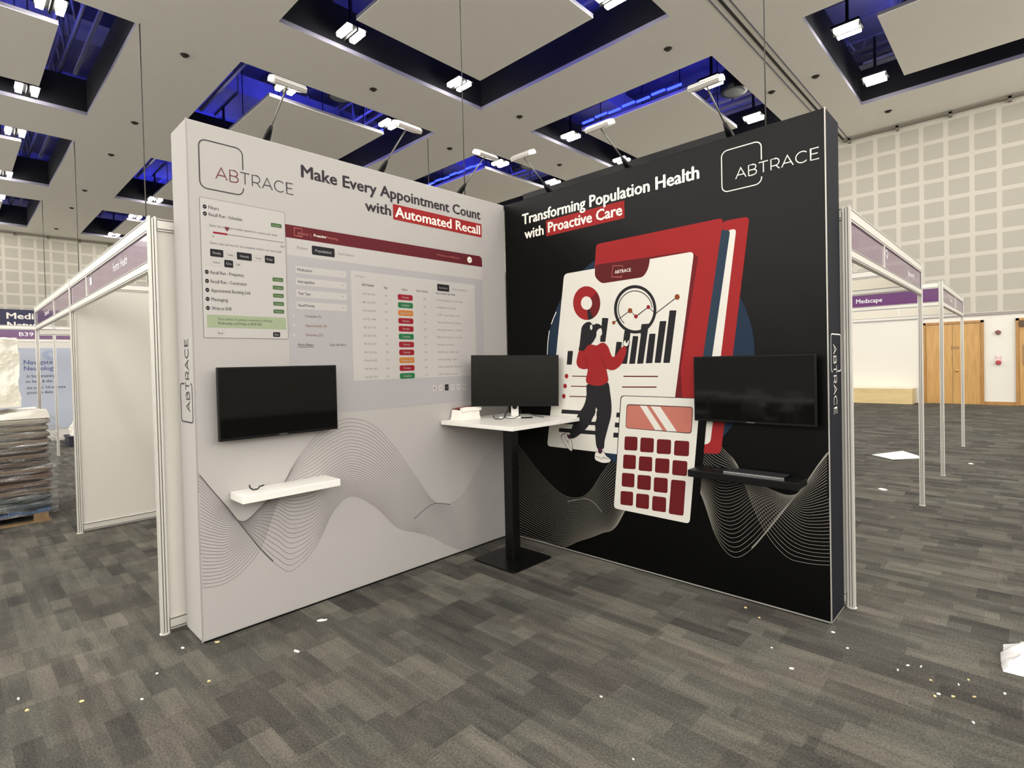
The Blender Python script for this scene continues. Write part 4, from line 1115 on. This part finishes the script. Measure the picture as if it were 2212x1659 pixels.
def fascia(t, x0, y0, x1, y1, outward, divs=(), texts=(), up=0.0):
    """Printed board between two beams; outward = side that carries the print. texts: (start, width, capital height, z, string) along the run."""
    beam(t, x0, y0, x1, y1, 2.402, 2.482); beam(t, x0, y0, x1, y1, 2.172 + up, 2.232 + up)
    d = Vector((x1-x0, y1-y0, 0)); L = d.length; d.normalize(); nrm = Vector(outward)
    c = Vector(((x0+x1)/2, (y0+y1)/2, 2.317 + up/2)); hb = 0.086 - up/2
    b = MB().use(M_PURPLE).obox(c + nrm*0.003, d, nrm, (0,0,1), L/2 - 0.026, 0.003, hb)
    b.use(M_FASCBACK).obox(c - nrm*0.003, d, nrm, (0,0,1), L/2 - 0.026, 0.003, hb)
    fb = b.build('fascia_board', None, t)
    A = Vector((x0, y0, 0))
    for s in divs:
        MB().obox(A + d*s + Vector((0,0,2.317)), d, nrm, (0,0,1), 0.014, 0.014, 0.085).build('divider', M_ALU, t)
    for s, w, h, z, txt in texts:
        # read left to right when seen from outside
        right = Vector((0,0,1)).cross(nrm)
        sg = 1 if right.dot(d) > 0 else -1
        o0 = A + d*s + nrm*0.0068
        pr = Print(lambda u, v, k: o0 + right*u + Vector((0,0,v)) + nrm*(k*0.5))
        pr.text(txt, 0, z, w, h, M_LETTER, 1, 0.01)
        pr.build('lettering', fb)
def panel_wall(t, x0, y0, x1, y1, n, name='wall_panel'):
    d = Vector((x1-x0, y1-y0, 0)); L = d.length; d.normalize(); nrm = Vector((-d.y, d.x, 0))
    beam(t, x0, y0, x1, y1, 2.41, 2.482); beam(t, x0, y0, x1, y1, 0.02, 0.09)
    for k in range(n):
        a = Vector((x0, y0, 0)) + d*(L*k/n); c = Vector((x0, y0, 0)) + d*(L*(k+1)/n); m = (a+c)/2
        MB().obox((m.x, m.y, 1.25), d, nrm, (0,0,1), L/n/2 - 0.022, 0.003, 1.16).build(name, M_SHELLP, t)
        if k: stand_post(t, a.x, a.y)

# stand left of the white wall
t = thing('exhibition_stand', 'white shell stand with purple fascia directly left of the white display wall', 'exhibition stand', (-1.8, -1.2, 0))
for x, y in ((-0.325, -2.68), (-3.30, -2.68), (-0.325, 0.32), (-3.30, 0.32)): stand_post(t, x, y)
panel_wall(t, -0.325, -2.68, -0.325, 0.32, 3); panel_wall(t, -3.30, -2.68, -3.30, 0.32, 1); panel_wall(t, -3.30, 0.32, -0.325, 0.32, 3)
fascia(t, -3.30, -2.68, -0.325, -2.68, (0, -1, 0), (0.88,), ((1.02, 0.09, 0.06, 2.31, '1'), (1.94, 0.44, 0.06, 2.300, 'Forms Health')))
# next stand along
t = thing('exhibition_stand', 'open shell stand with purple fascia behind the wrapped pallet', 'exhibition stand', (-4.8, -1.2, 0))
for x, y in ((-6.28, -2.68), (-6.28, 0.32)): stand_post(t, x, y)
beam(t, -6.28, -2.68, -6.28, 0.32, 2.10, 2.19); panel_wall(t, -6.28, 0.32, -3.335, 0.32, 3)
fascia(t, -6.28, -2.68, -3.335, -2.68, (0, -1, 0), (1.80,), ((0.95, 0.40, 0.055, 2.29, 'Stand'),))

# far stand with the blue poster
t = thing('exhibition_stand', 'far shell stand with dark purple fascia and pale blue back panel', 'exhibition stand', (-11.4, -2.2, 0))
for x, y in ((-10.0, -5.2), (-10.0, -2.10), (-10.0, 0.9), (-12.85, -5.2), (-12.85, 0.9)): stand_post(t, x, y)
fascia(t, -10.0, -5.2, -10.0, -2.10, (1, 0, 0), (), ((2.60, 0.20, 0.07, 2.285, 'B39'),))
fascia(t, -10.0, -2.10, -10.0, 0.9, (1, 0, 0))
panel_wall(t, -12.85, -5.2, -12.85, 0.9, 1)
po = thing('poster', 'pale blue poster about neurology on the far stand back wall', 'poster', (-12.83, -2.0, 0.35))
MB().box(-12.845, -12.83, -3.4, -0.9, 0.30, 2.17).build('poster_board', mat('pale_blue_print', (176, 183, 198), 0.5), po)
g = Print(lambda s, z, d: (-12.83 + d*2, s, z))
K_PT = ink('poster_slate', (86, 92, 140)); K_PT2 = ink('poster_grey', (84, 88, 104)); K_PB = ink('poster_pale', (160, 170, 206))
g.text('Navigate', -2.34, 1.80, 0.50, 0.095, K_PT, 1, 0.01); g.text('Neurology', -2.34, 1.66, 0.56, 0.095, K_PT, 1, 0.01)
g.text('in box training', -2.30, 1.50, 0.50, 0.065, K_PT2, 1, 0.012); g.text('on head & the', -2.32, 1.38, 0.46, 0.065, K_PT2, 1, 0.012)
g.text('ise your 10-minute', -2.30, 1.24, 0.68, 0.06, K_PT2, 1, 0.012); g.text('possible date', -2.30, 1.13, 0.44, 0.06, K_PT2, 1, 0.012)
for k in range(7):
    g.ribbon(arc(-1.86, 2.02, 0.06 + k*0.016, 0.05 + k*0.013, 10 + k*23, 240 + k*17, 14), 0.006, K_PB, 1)
g.build('poster_print', po)

# dark blue sign further off
sg = thing('exhibition_sign', 'tall navy sign lettered Medic at the far left', 'sign', (-18.0, -3.0, 0))
MB().box(-18.2, -18.0, -6.0, -1.4, 0.0, 3.49).build('sign_board', mat('navy_board', (30, 30, 66), 0.5), sg)
g = Print(lambda s, z, d: (-18.0 + d*4, s, z))
g.text('Medical', -2.29, 3.215, 0.93, 0.172, K_OFF, 1, 0.03); g.text('Network', -2.28, 2.95, 1.0, 0.172, K_OFF, 1, 0.03)
g.build('sign_lettering', sg)

# stands right of the black wall
t = thing('exhibition_stand', 'white shell stand with purple fascia directly behind the black display wall', 'exhibition stand', (1.1, 1.9, 0))
RX = 2.605
for x, y in ((RX, 0.335), (RX, 3.43), (-0.25, 0.335), (-0.25, 3.43)): stand_post(t, x, y)
panel_wall(t, -0.25, 0.335, RX, 0.335, 3); panel_wall(t, -0.25, 0.335, -0.25, 3.43, 3)
fascia(t, RX, 0.335, RX, 3.43, (1, 0, 0), (1.13,), ((1.20, 0.10, 0.06, 2.33, 'Q'), (2.25, 0.40, 0.055, 2.29, 'Jewell')))
fascia(t, -0.25, 3.43, RX, 3.43, (0, 1, 0), up=0.05)
t = thing('exhibition_stand', 'farther white post-framed stand with dark purple fascia at right', 'exhibition stand', (1.1, 6.7, 0))
for x, y in ((RX, 5.29), (RX, 8.25), (-0.25, 5.29), (-0.25, 8.25)): stand_post(t, x, y)
fascia(t, -0.25, 5.29, RX, 5.29, (0, -1, 0), (), ((1.93, 0.30, 0.058, 2.285, 'Medscape'),))
fascia(t, RX, 5.29, RX, 8.25, (1, 0, 0), (1.75,), ((0.95, 0.38, 0.055, 2.29, 'Health'),))
fascia(t, -0.25, 8.25, RX, 8.25, (0, 1, 0), (2.0,))

# ================================================================== WRAPPED STACK ON A PALLET
sx0, sx1, sy0, sy1 = -5.25, -4.13, -4.10, -2.78
t = thing('pallet', 'blue-edged wooden pallet under the shrink-wrapped stack at left', 'pallet', ((sx0+sx1)/2, (sy0+sy1)/2, 0))
M_PWOOD = wood_material('rough_pallet_wood', (120, 96, 68), (152, 126, 92), False); M_PBLUE = mat('pallet_blue_paint', (52, 84, 124), 0.6, noise_amt=0.2, noise_scale=9)
for k in range(3):
    x = sx0 + 0.02 + k*((sx1-sx0-0.14)/2)
    for j in range(3):
        y = sy0 + 0.05 + j*((sy1-sy0-0.22)/2)
        MB().box(x, x + 0.10, y, y + 0.12, 0.022, 0.105).build('block', M_PWOOD, t)
    MB().box(x, x + 0.10, sy0 + 0.03, sy1 - 0.03, 0.0, 0.022).build('skid', M_PWOOD, t)
for k in range(6):
    y = sy0 + 0.03 + k*((sy1-sy0-0.17)/5)
    MB().box(sx0 + 0.01, sx1 - 0.005, y, y + 0.11, 0.127, 0.145).build('deck_board', M_PBLUE, t)
for x in (sx0 + 0.02, sx1 - 0.115):
    MB().box(x, x + 0.10, sy0 + 0.03, sy1 - 0.03, 0.105, 0.127).build('stringer', M_PBLUE, t)
NL = 13
tones = [(84,98,104), (96,104,106), (128,104,84), (124,92,72), (116,88,68), (132,108,86), (104,86,72), (126,106,88), (120,100,84), (136,118,98), (146,132,112), (168,156,134), (196,186,166)]
zz = 0.146
for k in range(NL):
    h = 0.0735
    m = mat('packed_layer_tone_%s' % 'abcdefghijklm'[k], tuple(int(q*0.78) for q in tones[k]), 0.55, noise_amt=0.25, noise_scale=6)
    b = MB(); j = rnd.uniform(-0.018, 0.012)
    prof = [(0.0, -0.05), (0.03, 0.0), (h*0.75, 0.0), (h - 0.004, -0.012), (h - 0.003, -0.06)]
    def edge(inset, z):
        out = []
        for px, py in round_rect(sx0 - j - inset, sx1 + j + inset, sy0 - j - inset, sy1 + j + inset, 0.07, 5):
            q = noise.noise(Vector((px*3, py*3, k*2.3)))*0.014
            out.append((px + q, py + q, z))
        return out
    levels = [edge(i, zz + a) for a, i in prof]
    n = len(levels[0]); vs = [p for l in levels for p in l]
    fs = [tuple(range(n))[::-1], tuple((len(levels)-1)*n + q for q in range(n))]
    for a in range(len(levels)-1):
        for q in range(n): fs.append((a*n+q, a*n+(q+1)%n, (a+1)*n+(q+1)%n, (a+1)*n+q))
    b.add(vs, fs)
    nth = ['bottom', 'second', 'third', 'fourth', 'fifth', 'sixth', 'seventh', 'eighth', 'ninth', 'tenth', 'eleventh', 'twelfth', 'top'][k]
    tag(b.build('packed_board', m), ('%s packed board layer %s in the wrapped stack' % (nth, 'counted up from the pallet' if 0 < k < 12 else ('resting on the pallet' if k == 0 else 'under the white sheeting'))), 'packed board', 'packed boards on the pallet')
    zz += h
ztop = zz
# clear stretch film round the stack
m = bpy.data.materials.new('clear_stretch_film'); m.use_nodes = True
nt = m.node_tree; bs = nt.nodes['Principled BSDF']
bs.inputs['Base Color'].default_value = (0.9, 0.92, 0.93, 1); bs.inputs['Roughness'].default_value = 0.06; bs.inputs['Alpha'].default_value = 0.2; bs.inputs['IOR'].default_value = 1.7
bs.inputs['Specular IOR Level'].default_value = 0.9
tc = nt.nodes.new('ShaderNodeTexCoord'); mp = nt.nodes.new('ShaderNodeMapping'); mp.inputs['Scale'].default_value = (4, 4, 38)
nn = nt.nodes.new('ShaderNodeTexNoise'); nn.inputs['Scale'].default_value = 1.4; nn.inputs['Detail'].default_value = 4; nn.inputs['Distortion'].default_value = 1.0
bp = nt.nodes.new('ShaderNodeBump'); bp.inputs['Strength'].default_value = 1.0; bp.inputs['Distance'].default_value = 0.06
nt.links.new(tc.outputs['Object'], mp.inputs[0]); nt.links.new(mp.outputs[0], nn.inputs['Vector']); nt.links.new(nn.outputs['Fac'], bp.inputs['Height']); gl = nt.nodes.new('ShaderNodeBsdfGlossy'); gl.inputs['Roughness'].default_value = 0.16; gl.inputs['Color'].default_value = (0.95, 0.96, 0.97, 1)
tr = nt.nodes.new('ShaderNodeBsdfTransparent'); tr.inputs['Color'].default_value = (0.96, 0.97, 0.97, 1)
nw = nt.nodes.new('ShaderNodeTexNoise'); nw.inputs['Scale'].default_value = 2.0; nw.inputs['Detail'].default_value = 5
mp3 = nt.nodes.new('ShaderNodeMapping'); mp3.inputs['Scale'].default_value = (2.0, 2.0, 16)
nt.links.new(tc.outputs['Object'], mp3.inputs[0]); nt.links.new(mp3.outputs[0], nw.inputs['Vector'])
rp = nt.nodes.new('ShaderNodeMapRange'); rp.inputs['From Min'].default_value = 0.45; rp.inputs['From Max'].default_value = 0.72; rp.inputs['To Min'].default_value = 0.05; rp.inputs['To Max'].default_value = 0.55
nt.links.new(nw.outputs['Fac'], rp.inputs['Value'])
mxs = nt.nodes.new('ShaderNodeMixShader')
nt.links.new(rp.outputs[0], mxs.inputs[0]); nt.links.new(tr.outputs[0], mxs.inputs[1]); nt.links.new(gl.outputs[0], mxs.inputs[2])
nt.links.new(bp.outputs[0], gl.inputs['Normal']); nt.nodes.remove(bs)
nt.links.new(mxs.outputs[0], nt.nodes['Material Output'].inputs['Surface'])
M_FILM = m
b = MB(); levels = []
NZ = 40
for a in range(NZ + 1):
    z = 0.10 + (ztop + 0.005 - 0.10)*a/NZ
    ph = (z - 0.146)/0.0735
    bul = 0.016*math.sin(math.pi*(ph % 1.0))
    lv = []
    for px, py in round_rect(sx0 - 0.03 - bul, sx1 + 0.03 + bul, sy0 - 0.03 - bul, sy1 + 0.03 + bul, 0.09, 7):
        q = noise.noise(Vector((px*4, py*4, z*9)))*0.006
        lv.append((px + q, py + q, z))
    levels.append(lv)
n = len(levels[0])
b.add([p for l in levels for p in l], [(a*n+q, a*n+(q+1)%n, (a+1)*n+(q+1)%n, (a+1)*n+q) for a in range(NZ) for q in range(n)], True)
tag(b.build('stretch_film', M_FILM), 'clear glossy stretch film wrapped round the pallet stack at left', 'plastic film')
# white sheeting heaped on the stack
M_SHEET = mat('white_plastic_sheeting', (232, 228, 218), 0.28, spec=0.6, bump=0.5, bump_scale=9)
b = MB(); crumple(b, sx0 + 0.02, sx1 - 0.02, sy0 + 0.02, sy1 - 0.02, ztop + 0.003, ztop + 0.075, (22, 22, 4), 0.030, 11, 0.03)
tag(b.build('plastic_sheet', M_SHEET), 'crumpled white plastic sheet draped over the top of the wrapped stack', 'plastic sheet')
b = MB(); crumple(b, sx0 + 0.15, sx1 - 0.20, sy0 + 0.15, -3.32, ztop + 0.13, 2.02, (14, 14, 20), 0.05, 4, 0.02)
tag(b.build('foam_bundle', M_SHEET), 'tall white foam bundle standing on the wrapped stack at the left edge', 'foam bundle')
m2 = mat('cloudy_plastic', (226, 222, 208), 0.2, spec=0.7, bump=0.7, bump_scale=14)
b = MB()
crumple(b, sx0 + 0.25, sx1 - 0.12, -3.24, -3.01, ztop + 0.13, 1.95, (12, 6, 20), 0.030, 8, 0.10)
tag(b.build('plastic_bag', m2), 'creased cloudy plastic bag leaning beside the white foam bundle', 'plastic bag')

# bags by the far stand
t = thing('storage_crate', 'dark low crate on the carpet before the far blue poster', 'crate', (-11.6, -1.55, 0))
MB().box(-11.9, -11.3, -1.78, -1.20, 0.0, 0.22).build('crate_body', mat('dark_navy_plastic', (28, 30, 46), 0.5), t, bevel=0.01)
MB().box(-11.92, -11.28, -1.80, -1.18, 0.19, 0.225).build('crate_rim', mat('dark_navy_plastic', (28, 30, 46), 0.5), t, bevel=0.004)
b = MB(); crumple(b, -11.85, -11.35, -1.72, -1.22, 0.228, 0.62, (12, 12, 10), 0.06, 21, 0.35)
tag(b.build('white_bag', M_SHEET), 'crumpled white bag sitting on the dark crate by the far poster', 'bag')

# ================================================================== FAR RIGHT OF THE HALL
t = thing('plinth', 'low pale plywood plinth against the hall wall left of the double doors', 'plinth', (-0.8, 17.5, 0))
MB().box(-2.6, 0.80, 17.20, 17.86, 0.0, 0.47).build('plinth_box', M_PLY, t, bevel=0.006)
MB().box(-2.61, 0.81, 17.19, 17.87, 0.47, 0.495).build('plinth_top', mat('cream_top', (236, 226, 196), 0.5), t, bevel=0.004)
def wall_device(name, label, x, z0, z1, red):
    t = thing(name, label, name.replace('_', ' '), (x, WY1, z0))
    MB().box(x - 0.055, x + 0.055, WY1 - 0.03, WY1, z0, z1).build('back_box', M_WHITE if not red else mat('pale_pink_cover', (226, 196, 196), 0.4), t, bevel=0.006)
    MB().disc_stack((x, WY1 - 0.03, z0 + (z1-z0)*(0.55 if not red else 0.25)), [(0.065, 0), (0.065, 0.035), (0.04, 0.07)], 18, (0, -1, 0)).build('sounder' if not red else 'push_button', mat('alarm_maroon', (128, 74, 72), 0.4) if not red else mat('alarm_red', (176, 60, 70), 0.4), t)
    MB().box(x - 0.035, x + 0.035, WY1 - 0.045, WY1 - 0.03, z1 - 0.05, z1 - 0.02).build('label_plate', M_LETTER, t)
wall_device('alarm_sounder', 'small maroon alarm sounder high on the wall between the doors', 2.755, 2.06, 2.20, False)
wall_device('call_point', 'pink and red call point on the wall between the doors', 2.757, 1.18, 1.46, True)

# ================================================================== LITTER ON THE CARPET
M_PAPER = mat('white_paper', (240, 238, 232), 0.8); M_CREAM = mat('cream_paper', (226, 208, 150), 0.8)
def scrap(x, y, a, c, rot, m, label, group='paper scraps on the carpet', name='paper_scrap'):
    a, c = (a*0.78, c*0.78) if a < 0.045 else (a, c)
    ca, sa = math.cos(rot), math.sin(rot); n = 7; r2 = random.Random(int(x*1000) + int(y*777))
    top = []
    for k in range(n):
        q = 2*math.pi*k/n; rr = r2.uniform(0.65, 1.1)
        u, v = a*rr*math.cos(q), c*rr*math.sin(q)
        top.append((x + u*ca - v*sa, y + u*sa + v*ca, 0.004 + r2.uniform(0, 0.006) * min(1, a*30)))
    b = MB(); vs = top + [(p[0], p[1], 0.0005) for p in top] + [(x, y, 0.006)]
    fs = [(k, (k+1) % n, 2*n) for k in range(n)] + [(k, k+n, (k+1) % n+n, (k+1) % n) for k in range(n)] + [tuple(range(2*n-1, n-1, -1))]
    b.add(vs, fs)
    return tag(b.build(name, m), label, 'paper scrap', group)
W, Cm = M_PAPER, M_CREAM
scrap(0.24, -1.97, .040, .016, .9, W, 'white paper scrap on the carpet below the middle of the white wall')
scrap(0.48, -2.24, .034, .010, .4, W, 'thin white paper strip on the carpet in front of the white wall')
scrap(0.42, -2.67, .012, .010, .2, Cm, 'cream paper fleck in front of the white wall outer corner')
scrap(0.03, -2.505, .022, .012, 1., Cm, 'cream torn scrap touching the foot of the white wall')
scrap(-0.05, -2.66, .016, .010, .3, W, 'white scrap beside the white wall outer bottom corner')
scrap(0.14, -3.14, .016, .011, .7, Cm, 'yellowish scrap on the carpet at lower left')
scrap(0.14, -2.83, .012, .010, .1, W, 'white fleck on the carpet straight below the white wall outer corner')
scrap(0.34, -2.94, .014, .006, .5, W, 'narrow white sliver on the carpet between two flecks at lower left')
scrap(-0.12, -3.35, .016, .007, .2, W, 'white sliver on the carpet near the left edge of the photo')
scrap(0.03, -3.33, .012, .010, .2, Cm, 'cream fleck on the carpet near the left edge, lower of two')
scrap(2.54, -0.63, .016, .010, .9, W, 'white scrap alone on the carpet in front of the black wall')
scrap(1.96, -1.46, .010, .007, .3, W, 'tiny white fleck in the lower centre of the carpet')
scrap(2.12, -0.10, .012, .010, .3, Cm, 'cream crumb at the foot of the black wall')
scrap(2.23, -0.18, .010, .008, .3, Cm, 'cream crumb just out from the foot of the black wall')
scrap(2.70, -0.23, .010, .007, .3, W, 'white crumb below the black wall outer corner')
scrap(2.60, -0.09, .013, .010, .3, W, 'white crumb touching the black wall outer corner')
scrap(2.40, -0.49, .008, .006, .3, W, 'white fleck left of the lone scrap before the black wall')
scrap(2.28, -1.71, .008, .006, .3, W, 'white fleck at the bottom edge of the photo')
r4 = random.Random(12)
for px, py in ((3.23, -.56), (3.09, -.44), (3.16, -.26), (2.96, -.22), (3.19, -.18), (3.10, -.41), (3.15, -.39), (3.01, -.19), (3.32, -.21), (3.06, -.30), (2.93, -.30), (3.22, -.33)):
    scrap(px, py, r4.uniform(.006, .014), r4.uniform(.004, .008), r4.uniform(0, 3), r4.choice((W, Cm)), 'tiny pale crumb scattered on the carpet at lower right', 'crumbs at lower right')
b = MB()
vs = [(1.62, 6.5, .003), (1.95, 6.15, .012), (2.28, 6.62, .003), (1.93, 7.15, .008), (1.95, 6.6, .02)]
b.add(vs, [(0,1,4), (1,2,4), (2,3,4), (3,0,4)]); b.add([(v[0], v[1], v[2]-0.0015) for v in vs], [(4,1,0), (4,2,1), (4,3,2), (4,0,3)])
tag(b.build('paper_sheet', M_PAPER), 'large white paper sheet lying on the carpet between the right posts', 'paper sheet')
scrap(2.18, 3.97, .05, .07, .3, W, 'white paper scrap on the carpet left of the nearest right post foot')
scrap(2.81, 6.45, .04, .06, .3, W, 'white paper scrap on the carpet right of the farther posts')
b = MB(); crumple(b, 3.30, 3.62, 0.02, 0.36, 0.001, 0.07, (14, 14, 5), 0.035, 31, 0.45)
tag(b.build('plastic_wrap', mat('thin_white_plastic', (236, 236, 236), 0.25, spec=0.7)), 'crumpled white plastic wrap on the carpet at the right edge', 'plastic wrap')

# ================================================================== FURNITURE BEHIND THE CAMERA (seen in the dark screens)
def make_table(x, y, label):
    t = thing('round_table', label, 'table', (x, y, 0), 'white round tables behind the camera')
    MB().disc_stack((x, y, 0.72), [(0.53, 0), (0.55, 0.008), (0.55, 0.022), (0.545, 0.026)], 36).build('tabletop', M_WHITE, t)
    MB().tube([(x, y, 0.03), (x, y, 0.72)], 0.035, 12).build('column', M_ALU, t)
    MB().disc_stack((x, y, 0), [(0.30, 0), (0.30, 0.012), (0.05, 0.035)], 28).build('base', M_ALU, t)
    return t
def make_chair(x, y, a, label):
    t = thing('chair', label, 'chair', (x, y, 0), 'white chairs behind the camera')
    ca, sa = math.cos(a), math.sin(a)
    T = lambda u, v, z: (x + u*ca - v*sa, y + u*sa + v*ca, z)
    b = MB(); rows = []
    for k, (v, z, w, cv) in enumerate(((0.22, 0.44, 0.20, 0.0), (0.10, 0.425, 0.22, 0.01), (-0.08, 0.42, 0.22, 0.02), (-0.19, 0.45, 0.22, 0.04), (-0.235, 0.56, 0.23, 0.06), (-0.26, 0.70, 0.22, 0.06), (-0.285, 0.82, 0.18, 0.05))):
        rows.append([(w*q/4, v + cv*abs(q/4)**2 * (1 if k > 2 else 0), z + (cv*abs(q/4)**2 if k <= 3 else 0)) for q in range(-4, 5)])
    vs = [T(*p) for r in rows for p in r] + [T(p[0], p[1] - (0.012 if i > 3 else 0), p[2] - (0.012 if i <= 3 else 0)) for i, r in enumerate(rows) for p in r]
    n = 9; m = len(rows); fs = []
    for i in range(m-1):
        for q in range(n-1):
            f = (i*n+q, i*n+q+1, (i+1)*n+q+1, (i+1)*n+q); fs.append(f); fs.append(tuple(k + n*m for k in f[::-1]))
    per = [q for q in range(n)] + [i*n+n-1 for i in range(1, m)] + [(m-1)*n+q for q in range(n-2, -1, -1)] + [i*n for i in range(m-2, 0, -1)]
    for k in range(len(per)):
        a0, c0 = per[k], per[(k+1) % len(per)]; fs.append((a0, c0, c0 + n*m, a0 + n*m))
    b.add(vs, fs, True); b.build('shell_seat', M_WHITE, t)
    for u, v in ((-1, -1), (1, -1), (1, 1), (-1, 1)):
        MB().tube([T(u*0.10, v*0.10, 0.41), T(u*0.20, v*0.20, 0.0)], 0.011, 8).build('leg', M_ALU, t)
    return t
for x, y, w in ((-0.9, -8.3, 'nearest the black wall television line'), (0.25, -7.7, 'between the other two'), (-2.1, -9.2, 'farthest back')):
    make_table(x, y, 'round white table reflected in the black screens, ' + w)
for x, y, a, w in ((-0.2, -7.1, 3.6, 'in front of the tables'), (-1.7, -7.8, -1.9, 'left of the tables'), (-0.3, -9.0, 0.4, 'behind the nearest table'), (1.1, -8.2, 1.3, 'right of the tables'), (-1.15, -9.75, -0.5, 'between the rear tables')):
    make_chair(x, y, a, 'white shell chair reflected in the black screens, ' + w)
